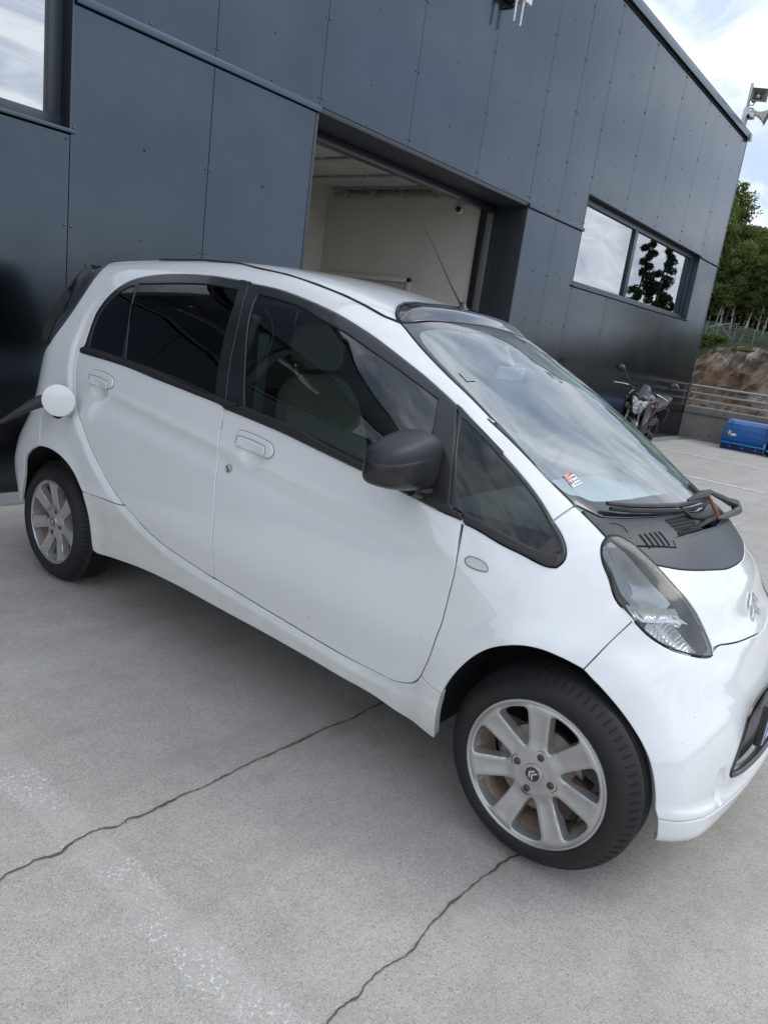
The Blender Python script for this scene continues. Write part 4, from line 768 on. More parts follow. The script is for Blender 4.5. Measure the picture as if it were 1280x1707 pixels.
# charging flap, socket
fl=tr(-2.322,-.800,.898)@rot('Z',46)@rot('X',90)
m=MB();m.lathe([(0,.007),(.060,.0055),(.066,.0035),(.068,-.001),(.066,-.004),(.060,-.0045),(.056,-.0015),(0,-.0015)],36,M=fl);flap=m.build('charge_flap',M['paint'],CAR)
sk=tr(-2.445,-.732,.872)@rot('X',90)
m=MB();m.lathe([(.074,.009),(.070,.011),(.062,.009),(.058,-.02),(0,-.02)],32,M=sk);m.build('charge_socket',M['dark'],CAR)
m=MB();m.tube([(-2.33,-.735,.84),(-2.315,-.76,.845),(-2.325,-.79,.86)],[.012,.010,.012],8);m.build('flap_hinge',M['steel'],flap)
# stickers inside the screen
def quad_on(ch,pts,off,material,name,parent,n=4):
    p=[np.array(x,float) for x in pts];V=[];Fq=[]
    for i in range(n+1):
        for j in range(n+1):
            s,t=i/n,j/n;V.append(tuple((p[0]*(1-s)+p[1]*s)*(1-t)+(p[3]*(1-s)+p[2]*s)*t))
    V=[tuple(v) for v in on_surf(V,ch,off)]
    for i in range(n):
        for j in range(n): a=i*(n+1)+j;Fq.append((a,a+1,a+n+2,a+n+1))
    m=MB();m.add(V,Fq);return m.build(name,material,parent)
st_=[np.array(p) for p in C['sticker']]
def sq(u0,u1,v0,v1):
    f=lambda u,v:tuple((st_[0]*(1-u)+st_[1]*u)*(1-v)+(st_[3]*(1-u)+st_[2]*u)*v)
    return [f(u0,v0),f(u1,v0),f(u1,v1),f(u0,v1)]
stk=quad_on(WSC,sq(0,1,0,1),.0018,M['stw'],'windscreen_sticker',CAR)
quad_on(WSC,sq(0.02,.98,.02,.22),.0024,M['red'],'sticker_print',stk); quad_on(WSC,sq(0.02,.55,.26,.46),.0024,M['red'],'sticker_print',stk); quad_on(WSC,sq(0.02,.22,.52,.78),.0024,M['red'],'sticker_print',stk)
quad_on(WSC,sq(.62,.9,.34,.44),.0024,M['ink'],'sticker_print',stk); quad_on(WSC,sq(.34,.44,.54,.74),.0024,M['ink'],'sticker_print',stk); quad_on(WSC,sq(.56,.94,.62,.68),.0024,M['ink'],'sticker_print',stk); quad_on(WSC,sq(.3,.94,.84,.88),.0024,M['ink'],'sticker_print',stk)
quad_on(WSC,sq(.1,.45,.3,.335),.0029,M['stw'],'sticker_print',stk);quad_on(WSC,sq(.1,.45,.37,.405),.0029,M['stw'],'sticker_print',stk);quad_on(WSC,sq(.1,.5,.08,.13),.0029,M['stw'],'sticker_print',stk)
s2=quad_on(WSC,[(-.60,-.462,1.25),(-.585,-.43,1.25),(-.55,-.435,1.23),(-.56,-.468,1.23)],.0016,M['faint'],'windscreen_sticker',CAR,2)
# ---- wheels
def wheel(x,ys,yaw,front,spoke0):
    """built about its axle, outer face towards -y"""
    B=tr(x,0,.282 if front else .287)@(rot('Z',180) if ys>0 else Matrix.Identity(4))
    wo=bpy.data.meshes.new('wheel')
    hw=.066 if front else .083; R0=.2815 if front else .2865
    yo=-.722 if front else -.7205   # outer sidewall
    cy=yo+hw
    X=B@tr(0,cy,0)@rot('X',90)      # local z -> -y (outwards), local x -> x, local y -> z
    # face disc with seven windows
    N=7;OUT=[];th=np.linspace(0,2*np.pi,96,endpoint=False);ring=np.stack([np.cos(th)*.196,np.sin(th)*.196],1)
    holes=[]
    for k in range(N):
        a=math.radians(spoke0+360/N*(k+.5))
        ri,ro=.078,.180;hi_=.006;ho=math.radians(13.6)
        pts=[]
        pts.append((ri,-.10));pts.append((ri,.10))
        L=[(ri+.004,math.asin(.008/ri)),(.10,.172),(.14,.235),(.170,.258),(.1795,.250),(.1845,.205),(.1862,0)]
        pl_=[(r,-t) for r,t in L]+[(r,t) for r,t in L[::-1][1:]]+[(ri-.003,0)]
        poly=np.array([(r*math.cos(a+t),r*math.sin(a+t)) for r,t in pl_]);poly=np.vstack([poly,poly[:1]])
        q=crom(poly,.006);q=clean(q,.002);holes.append(q[::-1] if 1 else q)
    def ff(r): # outward height of the wheel face over radius
        return np.interp(r,[0,.03,.055,.09,.14,.18,.192,.196],[.046,.047,.044,.042,.050,.057,.056,.052])
    V=[];E=[]
    def addl(q):
        b=len(V);n=len(q);V.extend([tuple(p) for p in q]);E.extend([(b+i,b+(i+1)%n) for i in range(n)])
    addl(ring)
    for hq in holes: addl(hq)
    g=.0062;xs=np.arange(-.2,.2,g);G=np.array([(a_+(g/2 if j%2 else 0),b_) for j,b_ in enumerate(xs) for a_ in xs]);ok=(np.hypot(G[:,0],G[:,1])<.191)
    for hq in holes: ok&=~inside(G,hq);
    for hq in holes: ok&=(pdist(G,hq)>.0028)
    th2=np.linspace(0,2*np.pi,144,endpoint=False);G=G[ok];V.extend([(math.cos(a_)*.1912,math.sin(a_)*.1912) for a_ in th2]);V.extend([tuple(p) for p in G[np.hypot(G[:,0],G[:,1])<.1885]])
    vo,_,fo,ovi,_,_=delaunay_2d_cdt([Vector(v) for v in V],E,[],0,1e-7);vo=np.array([(v.x,v.y) for v in vo]);cen=np.array([vo[list(f)].mean(0) for f in fo]);k_=np.hypot(cen[:,0],cen[:,1])<.1958
    for hq in holes: k_&=~inside(cen,hq)
    r_=np.hypot(vo[:,0],vo[:,1]);hd=np.full(len(vo),9.);ed_=r_>.1885
    for hq in holes: hd=np.minimum(hd,pdist(vo,hq))
    z_=ff(r_)-np.where(ed_,0,.0035*(1-np.clip(hd/.004,0,1))**2)-.0026*sstep(.003,.024,hd)*sstep(.060,.085,r_)*(1-sstep(.165,.186,r_))+.0015*np.exp(-((r_-.058)/.008)**2)
    # spoke crown
    vv=[(a_[0],a_[1],zz_) for a_,zz_ in zip(vo,z_)];fcs=[tuple(f) for f,kk in zip(fo,k_) if kk]
    m=MB();m.add(vv,fcs,0,X)
    hw_=MB()
    for hq in holes:
        n=len(hq);rr_=np.hypot(hq[:,0],hq[:,1]);zt=ff(rr_)-.004;c=hq.mean(0)
        A=[(p[0],p[1],z) for p,z in zip(hq,zt)];Bq=[(c[0]+(p[0]-c[0])*.93,c[1]+(p[1]-c[1])*.93,z-.030) for p,z in zip(hq,zt)]
        m.add(A+Bq,[(i,(i+1)%n,n+(i+1)%n,n+i) for i in range(n)],0,X)
    # flange and barrel
    m.lathe([(.196,.052),(.200,.056),(.2045,.055),(.207,.048),(.206,.040),(.203,.036)],72,0,X)
    m.lathe([(.186,.030),(.180,.0),(.176,-.05),(.182,-.07)],48,1,X)
    wh=m.build('wheel',[M['alloy'],M['alloydirt']],CAR,angle=40)
    # tyre with tread blocks
    t=MB();prof=[(.200,.046),(.203,.050),(.212,.0555),(.226,.0585),(.238,.0560),(.2475,.0500),(.256,.0410),(.264,.0310),(.272,.0200),(.2780,.0100),(R0-.0008,.0020)]
    if not front: prof=[(r+(.005 if r>.25 else 0),z+.014) for r,z in prof]
    hwid=prof[-1][1]
    gro=[]
    for gz in (-.006,-.024,-.042,-.060):
        gz*= (1 if front else 1.2); gro+=[(R0,gz+.004),(R0-.006,gz+.003),(R0-.006,gz-.003),(R0,gz-.004)]
    full=prof+gro+[(r,-z-(.066 if front else .085)) for r,z in prof[::-1]]
    t.lathe(full,96,0,X)
    dz_=(0 if front else .014);dr_=(0 if front else .005)
    for k in range(72):      # sipes: small notches modelled as dark slots proud of the shoulder valley
        a=2*math.pi*k/72
        Mx=X@Matrix.Rotation(a,4,'Z')
        V=[(r_s+dr_+.0006,w_s*sg,z_s+dz_+.0006) for r_s,w_s,z_s in ((.2792,.0022,.0030),(.2722,.0028,.0200),(.2642,.0030,.0310),(.2585,.0022,.0380)) for sg in (-1,1)]
        t.add(V,[(0,1,3,2),(2,3,5,4),(4,5,7,6)],1,Mx)
    ty=t.build('tyre',[M['tyre'],M['dark']],wh,angle=50)
    # hub details
    c=MB();c.lathe([(0,.0535),(.022,.053),(.0265,.052),(.0285,.049),(.0285,.044)],32,0,X);cap=c.build('hub_cap',M['alloy'],wh)
    c=MB();c.lathe([(0,.0542),(.0205,.0540),(.0205,.050)],28,0,X);c.build('cap_disc',M['gloss'],cap)
    c=MB()
    s0=math.radians(spoke0)
    for dx in (.000,.0095): c.prism([(a_,b_) for a_,b_ in chev(.0135,.0052,.0088,0)],.0541,.0552,M=X@rot('Z',62)@tr(0,dx-.006,0))
    c.build('chevron_emblem',M['chrome'],cap)
    for k in range(4):
        a=math.radians(spoke0-17+90*k);Mx=X@tr(.053*math.cos(a),.053*math.sin(a),0)
        c=MB();c.lathe([(.0185,.0450),(.0175,.0445),(.0160,.036),(0,.036)],22,1,Mx);
        c.lathe([(.0108,.034),(.0108,.0475),(.009,.049),(.003,.0500),(0,.0500)],6,0,Mx);c.build('wheel_nut',[M['nut'],M['dark']],wh)
    d=MB();d.lathe([(.122,.010),(.122,-.002),(.07,-.002),(.07,.010),(.122,.010)],48,0,X);d.lathe([(0,.012),(.062,.012),(.066,.006)],24,0,X);d.build('brake_disc',M['disc'],wh)
    if front:
        d=MB();d.box(.085,.135,-.06,.06,-.02,.022,.006,M=X@rot('Z',-18));d.build('brake_caliper',M['caliper'],wh)
    return wh
for front,x in ((1,0),(0,-2.55)):
    for sgn in (-1,1): wheel(x,sgn,0,front,95 if front else 91)
# wheel arch liners and dark core
def mk_liner(x,r,z0):
    m=MB();n=22;V=[];Fq=[]
    A=[math.radians(-8+196*i/n) for i in range(n+1)];E_=[(x+r*math.cos(a),-.7,max(.24,z0+r*math.sin(a))) for a in A];Y=np.abs(on_surf(E_,SIDE,0)[:,1])-.022
    for a,yo_ in zip(A,Y):
        for y in (-yo_,-.58,-.42): V.append((x+r*math.cos(a),y,z0+r*math.sin(a)))
    for i in range(n):
        for j in range(2): a=i*3+j;Fq.append((a,a+1,a+4,a+3))
    m.add(V,Fq)
    m.add([(x+r*math.cos(a),-.42,z0+r*math.sin(a)) for a in A],[tuple(range(n+1))])
    return m
both(lambda:mk_liner(-.005,.335,.30),'wheel_liner',M['liner'],CAR); both(lambda:mk_liner(-2.50,.345,.30),'wheel_liner',M['liner'],CAR)
m=MB();m.box(-2.92,.34,-.41,.41,.24,.50,.02);m.box(-2.10,-.40,-.58,.58,.27,.50,.02);m.box(-2.12,-.38,-.70,-.62,.34,.84,.01);m.box(-2.12,-.38,.62,.70,.34,.84,.01);m.box(-2.85,-2.15,-.55,.55,.66,.98,.03);m.box(-.12,.10,-.36,.36,.45,.72,.02)
m.build('underbody',M['dark'],CAR)
# ---- interior
def rblock(x0,x1,y0,y1,z0,z1,b,Mx=None):
    m=MB();m.box(x0,x1,y0,y1,z0,z1,b,M=Mx);return m
def loft(secs,seg=20,power=3.2):
    """sections (x,y,z,half width y,half depth x) stacked"""
    m=MB();V=[];Fq=[]
    for x,y,z,w,d in secs:
        for k in range(seg):
            a=2*math.pi*k/seg;ca,sa=math.cos(a),math.sin(a);V.append((x+math.copysign(abs(sa)**(2/power),sa)*d,y+math.copysign(abs(ca)**(2/power),ca)*w,z))
    for i in range(len(secs)-1):
        for k in range(seg):Fq.append((i*seg+k,i*seg+(k+1)%seg,(i+1)*seg+(k+1)%seg,(i+1)*seg+k))
    Fq+=[tuple(range(seg))[::-1],tuple((len(secs)-1)*seg+k for k in range(seg))];m.add(V,Fq);return m
for sy in (-.34,.34):
    st0=rblock(-1.15,-.62,sy-.24,sy+.24,.50,.66,.05).build('seat',M['seat'],CAR)
    loft([(-1.13,sy,.60,.22,.06),(-1.18,sy,.80,.235,.065),(-1.24,sy,1.0,.225,.06),(-1.27,sy,1.10,.195,.052),(-1.285,sy,1.155,.14,.042),(-1.29,sy,1.175,.07,.025)]).build('backrest',M['seat'],st0)
    loft([(-1.29,sy,1.195,.09,.03),(-1.295,sy,1.22,.125,.042),(-1.30,sy,1.29,.125,.045),(-1.305,sy,1.34,.10,.035),(-1.305,sy,1.355,.05,.015)]).build('headrest',M['seat'],st0)
rblock(-2.2,-1.75,-.58,.58,.48,.66,.05).build('rear_bench',M['seat'],CAR); rblock(-.06,.06,-.58,.58,0,.52,.05,tr(-2.22,0,.62)@rot('Y',-18)).build('rear_backrest',M['seat'],CAR)
# dashboard follows the screen
def mk_dash():
    m=MB();V=[];Fq=[];ny=18
    prof=[(-.55,.60),(-.58,.80),(-.54,.89),(-.45,.925),(-.25,.93),(-.08,.915),(.05,.86)]
    for i in range(ny+1):
        y=-.60+1.2*i/ny;k=1-(abs(y)/.6)**4*.25
        for x,z in prof: V.append((x-.16*y*y*(x>-.4),y*(1-.12*(x>-.2)),z-(.03*(abs(y)/.6)**3)))
    n=len(prof)
    for i in range(ny):
        for j in range(n-1): a=i*n+j;Fq.append((a,a+1,a+n+1,a+n))
    m.add(V,Fq);return m
mk_dash().build('dashboard',M['dash'],CAR)
m=MB();Mx=tr(-.66,.33,.90)@rot('Y',-62);m.tube([(math.cos(a)*.175,math.sin(a)*.175,0) for a in np.linspace(0,2*math.pi,33)],.014,8,M=Mx,cap=False);m.box(-.03,.03,-.165,.165,-.02,.0,.008,M=Mx);m.lathe([(0,.02),(.06,.01),(.065,-.02)],20,M=Mx);m.build('steering_wheel',M['interd'],CAR)
m=MB();m.box(-.010,.010,-.095,.095,-.024,.024,.010,M=tr(-.66,-.0,1.28)@rot('Y',12));m.tube([(-.655,0,1.30),(-.70,0,1.37)],.009,8);m.build('interior_mirror',M['inter'],CAR)
for sy in (-.52,.52):
    m=MB();m.tube([(-1.47,sy*1.0,1.36),(-1.49,sy*1.12,1.15),(-1.50,sy*1.2,.9),(-1.50,sy*1.22,.7)],.03,8);m.build('door_pillar_trim',M['ivory'],CAR)
    m=MB();m.box(-1.36,-1.355,sy*1.08-.024,sy*1.08+.024,.62,1.30,.001);m.build('seat_belt',M['belt'],CAR)
m=MB();m.box(-2.45,-1.15,-.40,.40,1.40,1.425,.01);m.build('headliner',M['ivory'],CAR)
# door inner skins
def mk_skin():
    m=MB();m.box(-2.1,-.42,-.665,-.645,.5,.86,.006);return m
both(mk_skin,'door_inner_skin',M['inter'],CAR)

# stone chips and specks of road dirt seen on the doors and bumper
CH=[(-.89,.576,2.2,0),(-.832,.513,2.6,0),(-.835,.439,6,.5),(-.774,.449,2,0),(-.733,.393,4,0),(-.393,.542,3.4,0),(-1.128,.492,1.8,0),(-.551,.343,1.6,0),(-.434,.38,2.4,0),(-1.572,.584,3.0,0),(-1.08,.459,2.2,0),(-1.143,.423,2.6,.4),(-.337,.423,2,0),(-2.017,.452,5,.7),(-1.985,.460,4,.3),(-1.752,.486,1.6,0),(-.609,.46,1.5,0),(-.50,.372,1.5,0),(-.36,.33,3,0),(-.345,.30,3.4,0),(-.36,.275,2.4,0),(-.40,.29,2,0),(-.47,.31,1.6,0),(-.62,.318,1.5,0),(-2.478,.733,5,.5)]
m=MB()
def speck(pts,ch):
    Pn=on_surf(pts,ch,.0007)
    for p,(a_,b_) in zip(Pn,SPK):
        n_=Vector(grad(p[None])[0]);u=Vector((1,0,0));u=(u-n_*u.dot(n_)).normalized();w=n_.cross(u);k=7
        m.add([Vector(p)+(u*math.cos(2*math.pi*i/k+b_)*a_+w*math.sin(2*math.pi*i/k+b_)*a_*(.55 if b_ else .9))*(.0005)*rng.uniform(.75,1.2) for i in range(k)],[tuple(range(k))])
SPK=[(c[2],c[3]) for c in CH];speck([(c[0],-.74,c[1]) for c in CH],SIDE)
rsp=random.Random(4);more=[(rsp.uniform(-2.1,-.36),.24+.13*rsp.random()**2+.02,rsp.uniform(.8,2.2),0) for _ in range(70)]
SPK=[(c[2],c[3]) for c in more];speck([(c[0],-.72,c[1]) for c in more],SIDE)
fr3=[(.311,-.504,.523),(.31,-.568,.472),(.326,-.583,.416),(.339,-.586,.366),(.36,-.40,.56),(.33,-.47,.50),(.38,-.35,.50),(.35,-.53,.33)];SPK=[(3,0),(2.4,0),(2,0),(2,0),(1.6,0),(1.8,0),(1.5,0),(2,0)];speck(fr3,FRONT)
o=m.build('paint_chips',M['chip'],CAR,recalc=False);o['kind']='stuff'
# ------------------------------------------------------------------ charging lead
cab=MB();pts=[(-2.435,-.735,.888),(-2.452,-.762,.884),(-2.475,-.80,.868),(-2.505,-.833,.842),(-2.532,-.858,.815)]
CARM=CAR.matrix_basis.copy(); CARM=Matrix.LocRotScale(CAR.location,CAR.rotation_euler,None)
W_=lambda p:CARM@Vector(p)
chg=empty('charging_lead',tuple(W_(pts[0])),0,'black charging lead plugged into the rear wing of the white car','cable'); inv=Matrix.Translation(-chg.location)
m=MB();m.tube([inv@W_(p) for p in pts],[.029,.031,.027,.021,.017],14);plug=m.build('charging_plug',M['cable'],chg)
m=MB()
for k in range(6):
    a=np.array(pts[-1])+np.array((-.0085,-.0085,-.0085))*k;m.tube([inv@W_(a),inv@W_(a+np.array((-.004,-.004,-.004)))],.017-.0011*k,10)
m.build('strain_relief',M['cable'],plug)
cp_=[(-2.53,-.86,.81),(-2.58,-.91,.765),(-2.66,-1.01,.69),(-2.8,-1.2,.52),(-3.0,-1.45,.22),(-3.2,-1.7,.03),(-3.6,-1.95,.014),(-3.95,-2.05,.02),(-4.0,-2.06,.3),(-4.0,-2.06,.95)]
q=crom(cp_,.03);m=MB();m.tube([inv@W_(p) for p in q],.0095,8);m.build('charging_cable',M['cable'],chg)
bx=W_((-4.0,-2.06,1.1));wbx=empty('wall_charger',(bx.x,4.60,1.1),0,'dark wall mounted charging box at the far end of the charging lead','charger')
m=MB();m.box(-.13,.13,-.09,.11,-.2,.2,.03);m.build('charger_case',M['trim'],wbx)
# ------------------------------------------------------------------ ground
def concrete(name,base,dark,light,flecks=False,sc=1.0):
    m=mat(name,base,.88,spec=.3);t=m.node_tree;b=t.nodes['Principled BSDF'];tc=nn(t,'ShaderNodeTexCoord')
    def noise(s,d=5,r=.6):
        n=nn(t,'ShaderNodeTexNoise');n.inputs['Scale'].default_value=s;n.inputs['Detail'].default_value=d;n.inputs['Roughness'].default_value=r;t.links.new(tc.outputs['Object'],n.inputs[0]);return n.outputs[0]
    def mr(src,a,b_,c=0,d=1):
        n=nn(t,'ShaderNodeMapRange');t.links.new(src,n.inputs[0]);n.inputs[1].default_value=a;n.inputs[2].default_value=b_;n.inputs[3].default_value=c;n.inputs[4].default_value=d;return n.outputs[0]
    def mix(f,a,b_):
        n=nn(t,'ShaderNodeMixRGB')
        if isinstance(f,float): n.inputs[0].default_value=f
        else: t.links.new(f,n.inputs[0])
        for i,v in ((1,a),(2,b_)):
            if isinstance(v,tuple): n.inputs[i].default_value=(*v,1)
            else: t.links.new(v,n.inputs[i])
        return n.outputs[0]
    def mth(op,a,b_=None):
        n=nn(t,'ShaderNodeMath',operation=op)
        for i,v in enumerate((a,b_)):
            if v is None: continue
            if isinstance(v,(int,float)): n.inputs[i].default_value=v
            else: t.links.new(v,n.inputs[i])
        return n.outputs[0]
    c=mix(mr(noise(.9*sc,6),.38,.64),base,light)
    c=mix(mr(noise(3.5*sc,8,.7),.45,.75,0,.6),c,dark)
    c=mix(mr(noise(11,6,.7),.5,.75,0,.45),c,dark)
    vo=nn(t,'ShaderNodeTexVoronoi');vo.inputs['Scale'].default_value=330;t.links.new(tc.outputs['Object'],vo.inputs[0])
    sp=nn(t,'ShaderNodeSeparateColor');t.links.new(vo.outputs['Color'],sp.inputs[0])
    c=mix(mr(sp.outputs[0],.66,1.0,0,.62),c,tuple(x*.42 for x in base)); c=mix(mr(sp.outputs[1],.82,1.0,0,.42),c,tuple(min(1,x*1.6) for x in light))
    n3=noise(420,3); c=mix(mr(n3,.5,.75,0,.6),c,tuple(x*.45 for x in base))
    if flecks:
        sx=nn(t,'ShaderNodeSeparateXYZ');t.links.new(tc.outputs['Object'],sx.inputs[0]);X=sx.outputs[0];Y=sx.outputs[1]
        # worn-out bay line: a paler strip with the last flakes of white paint
        wob=mth('MULTIPLY',mth('SUBTRACT',noise(14,4),.5),.035);d=mth('ABSOLUTE',mth('SUBTRACT',mth('ADD',X,wob),.880))
        strip=mr(d,.060,.040)
        c=mix(mth('MULTIPLY',strip,.17),c,tuple(min(1,x*1.25) for x in light))
        f1=mr(noise(85,6,.75),.56,.59);f2=mr(noise(4.2,3,.5),.49,.60);fl=mth('MULTIPLY',mth('MULTIPLY',f1,f2),mr(d,.066,.058))
        c=mix(fl,c,(.82,.83,.83))
        # iron coloured dirt along the two joints
        for yy,am in ((1.485,.55),(.69,.45)):
            dj=mth('ABSOLUTE',mth('SUBTRACT',mth('ADD',Y,mth('MULTIPLY',mth('SUBTRACT',noise(9,3),.5),.05)),yy-.012))
            c=mix(mth('MULTIPLY',mr(dj,.030,.0),mth('MULTIPLY',mr(noise(6,4),.38,.68),am)),c,(.36,.28,.19))
        # rusty spot
        vx=mth('SUBTRACT',X,1.80);vy=mth('SUBTRACT',Y,1.425);dd=mth('SQRT',mth('ADD',mth('MULTIPLY',vx,vx),mth('MULTIPLY',mth('MULTIPLY',vy,vy),3)))
        c=mix(mth('MULTIPLY',mr(dd,.11,0),.5),c,(.36,.27,.13))
        # tyre scrubs: long darker smears across the bays
        mp=nn(t,'ShaderNodeMapping');t.links.new(tc.outputs['Object'],mp.inputs[0]);mp.inputs['Scale'].default_value=(.35,2.2,1);mp.inputs['Rotation'].default_value=(0,0,.35)
        n5=nn(t,'ShaderNodeTexNoise');n5.inputs['Scale'].default_value=1.6;n5.inputs['Detail'].default_value=6;n5.inputs['Roughness'].default_value=.65;t.links.new(mp.outputs[0],n5.inputs[0]);c=mix(mr(n5.outputs[0],.5,.72,0,.55),c,dark)
    t.links.new(c,b.inputs['Base Color'])
    bp=nn(t,'ShaderNodeBump');bp.inputs['Distance'].default_value=.0016;bp.inputs['Strength'].default_value=.8
    hsum=mth('ADD',mth('MULTIPLY',n3,.7),mth('MULTIPLY',sp.outputs[0],.35));t.links.new(hsum,bp.inputs['Height']);t.links.new(bp.outputs[0],b.inputs['Normal'])
    return m
M['conc']=concrete('deck_concrete',(.50,.472,.425),(.345,.325,.29),(.57,.54,.49),True)
M['conc2']=concrete('wall_concrete',(.28,.27,.24),(.16,.15,.13),(.36,.35,.32))
M['conc3']=concrete('edge_concrete',(.27,.29,.29),(.20,.21,.21),(.32,.34,.34))
def slab(name,x0,x1,y0,y1,z0,z1,mt,kind='structure'):
    m=MB();m.box(x0,x1,y0,y1,z0,z1);o=m.build(name,mt,smooth=False)
    if kind:o['kind']=kind
    return o
slab('ground',-30,16.9,-5.5,4.47,-.6,0,M['conc'])
slab('wall_foot_strip',-60,4.60,4.474,4.80,-.6,.012,M['conc3']); slab('garage_sill',4.60,8.17,4.474,5.3,-.6,.008,M['conc3']); slab('wall_foot_strip',8.17,15.9,4.474,4.80,-.6,.012,M['conc3'])
M['crack']=mat('crack_shadow_dirt',(.115,.095,.075),.95)
def crack(pts,name,seed):
    r=random.Random(seed);P=[]
    q=crom(np.array(pts),.009);V=[];Fq=[];jx=jy=0
    w=.0028
    for i,p in enumerate(q):
        w=min(.0042,max(.0016,w+r.uniform(-.0008,.0008)));jx,jy=jx*.6+r.uniform(-.0012,.0012),jy*.75+r.uniform(-.0026,.0026)
        V+=[(p[0]+jx,p[1]+jy-w*r.uniform(.6,1.35),.004),(p[0]+jx,p[1]+jy+w*r.uniform(.6,1.35),.004)]
    for i in range(len(q)-1): Fq.append((2*i,2*i+2,2*i+3,2*i+1))
    m=MB();m.add(V,Fq);o=m.build(name,M['crack'],smooth=False);o['kind']='structure'
C1=[(-1.5,1.49),(-.6,1.475),(.2,1.50),(.45,1.49),(0.667,1.485),(0.685,1.495),(0.721,1.495),(0.762,1.497),(0.803,1.48),(0.839,1.489),(0.872,1.497),(0.903,1.502),(0.938,1.496),(0.976,1.479),(1.004,1.488),(1.039,1.477),(1.097,1.478),(1.165,1.476),(1.256,1.469),(1.371,1.471),(1.483,1.472),(1.637,1.465),(1.767,1.462),(1.838,1.457),(1.907,1.451),(1.979,1.456),(2.074,1.447),(2.4,1.455),(3.2,1.46),(4.5,1.47)]
C2=[(-1.5,.70),(-.5,.68),(.3,.70),(0.878,0.68),(0.972,0.695),(1.022,0.701),(1.058,0.689),(1.091,0.698),(1.16,0.694),(1.22,0.681),(1.29,0.692),(1.388,0.699),(1.474,0.698),(1.542,0.693),(1.614,0.688),(1.674,0.679),(1.734,0.667),(1.796,0.645),(1.941,0.626),(2.6,.65),(3.4,.66),(5,.66)]
crack(C1,'ground_crack',3);crack(C2,'ground_crack',5)
M['line']=mat('worn_white_line_paint',(.72,.72,.70),.7);vary(M['line'],(.42,.42,.40),7,7,.5,.72)
def line(x,y0,y1,w=.055):
    q=np.arange(y0,y1,.05);V=[];Fq=[]
    for i,y in enumerate(q):
        V+=[(x-w*rng.uniform(.86,1.05),y,.004),(x+w*rng.uniform(.86,1.05),y,.004)]
    for i in range(len(q)-1):Fq.append((2*i,2*i+1,2*i+3,2*i+2))
    m=MB();m.add(V,Fq);o=m.build('parking_line',M['line'],smooth=False);o['kind']='structure'
line(12.93,-1.5,4.08);line(10.2,1.80,4.05);line(7.5,1.5,4.0)
# ------------------------------------------------------------------ the metal clad building
BLD=empty('building',(8,4.725,0),0,'dark blue grey metal clad building with an open garage door behind the white car','building')
bi=Matrix.Translation((-8,-4.725,0))
def bbox(name,x0,x1,y0,y1,z0,z1,mt,bev=0,parent=BLD,kind=None,label=None):
    m=MB();m.box(x0,x1,y0,y1,z0,z1,bev,M=bi if parent is not None else None);o=m.build(name,mt,parent,smooth=bool(bev))
    if kind:o['kind']=kind
    if label:o['label']=label
    return o
M['clad']=mat('blue_grey_cladding',(.074,.088,.106),.15,metal=1.0)
vary(M['clad'],(.060,.074,.092),1.2,5,.35,.7,rough2=.19,bump=.006,bscale=.5,bdet=0)
M['clad2']=mat('blue_grey_flashing',(.078,.098,.124),.32,metal=.9); M['joint']=mat('joint_shadow_gap',(.012,.014,.017),.9)
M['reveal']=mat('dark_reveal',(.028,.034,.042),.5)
M['frame']=mat('grey_window_frame',(.060,.070,.085),.35,metal=.2)
YF=4.725
_pm={}
def cpanel(x0,x1,z0,z1):
    g=.0028;x0+=g;x1-=g;z0+=g;z1-=g;m=MB()
    # gently pillowed sheet with folded edges
    nx=6;nz=10;V=[];Fq=[];d=.006;b=rng.uniform(-.0018,.0022);tx=rng.uniform(-.0012,.0012);tz=rng.uniform(-.0012,.0012)
    for i in range(nx+1):
        for j in range(nz+1):
            u=i/nx;v=j/nz;o_=b*math.sin(math.pi*u)*math.sin(math.pi*v)+tx*(u-.5)+tz*(v-.5)
            V.append((x0+(x1-x0)*u,YF-.002-o_,z0+(z1-z0)*v))
    for i in range(nx):
        for j in range(nz):a=i*(nz+1)+j;Fq.append((a,a+nz+1,a+nz+2,a+1))
    n=len(V);bd=[i*(nz+1) for i in range(nx+1)]+[nx*(nz+1)+j for j in range(1,nz+1)]+[i*(nz+1)+nz for i in range(nx-1,-1,-1)]+[j for j in range(nz-1,0,-1)]
    V+=[(V[k][0],V[k][1]+.02,V[k][2]) for k in bd];L=len(bd)
    Fq+=[(bd[k],n+k,n+(k+1)%L,bd[(k+1)%L]) for k in range(L)]
    m.add(V,Fq,0,bi);return m.build('cladding_panel',M['clad'],BLD,angle=30)
XU=[3.553-1.047*k for k in range(9,0,-1)]+[3.553,4.60,5.79,6.995,8.172,8.948,9.72,10.99,12.28,13.535,14.82,16.0]
for a,b in zip(XU[:-1],XU[1:]):
    z0=3.035 if (b<=2.51 and False) else 3.035
    if 9.7<a<14.8 or b<2.53: z0=3.47
    if a>14.8: z0=3.45
    cpanel(a,b,z0,5.735)
XL=[-5.87,-4.82,-3.77,-2.73,-1.68,-.63,.42,1.47,2.513]
for a,b in zip(XL[:-1],XL[1:]): cpanel(a,b,.03,2.262)
for a,b in ((2.513,3.553),(3.553,4.598),(8.176,8.955),(8.955,9.72)): cpanel(a,b,.03,2.982)
for a,b in ((9.72,10.985),(10.985,12.245),(12.245,13.50),(13.50,14.82)): cpanel(a,b,.03,2.262)
cpanel(14.82,16.0,.03,3.425)
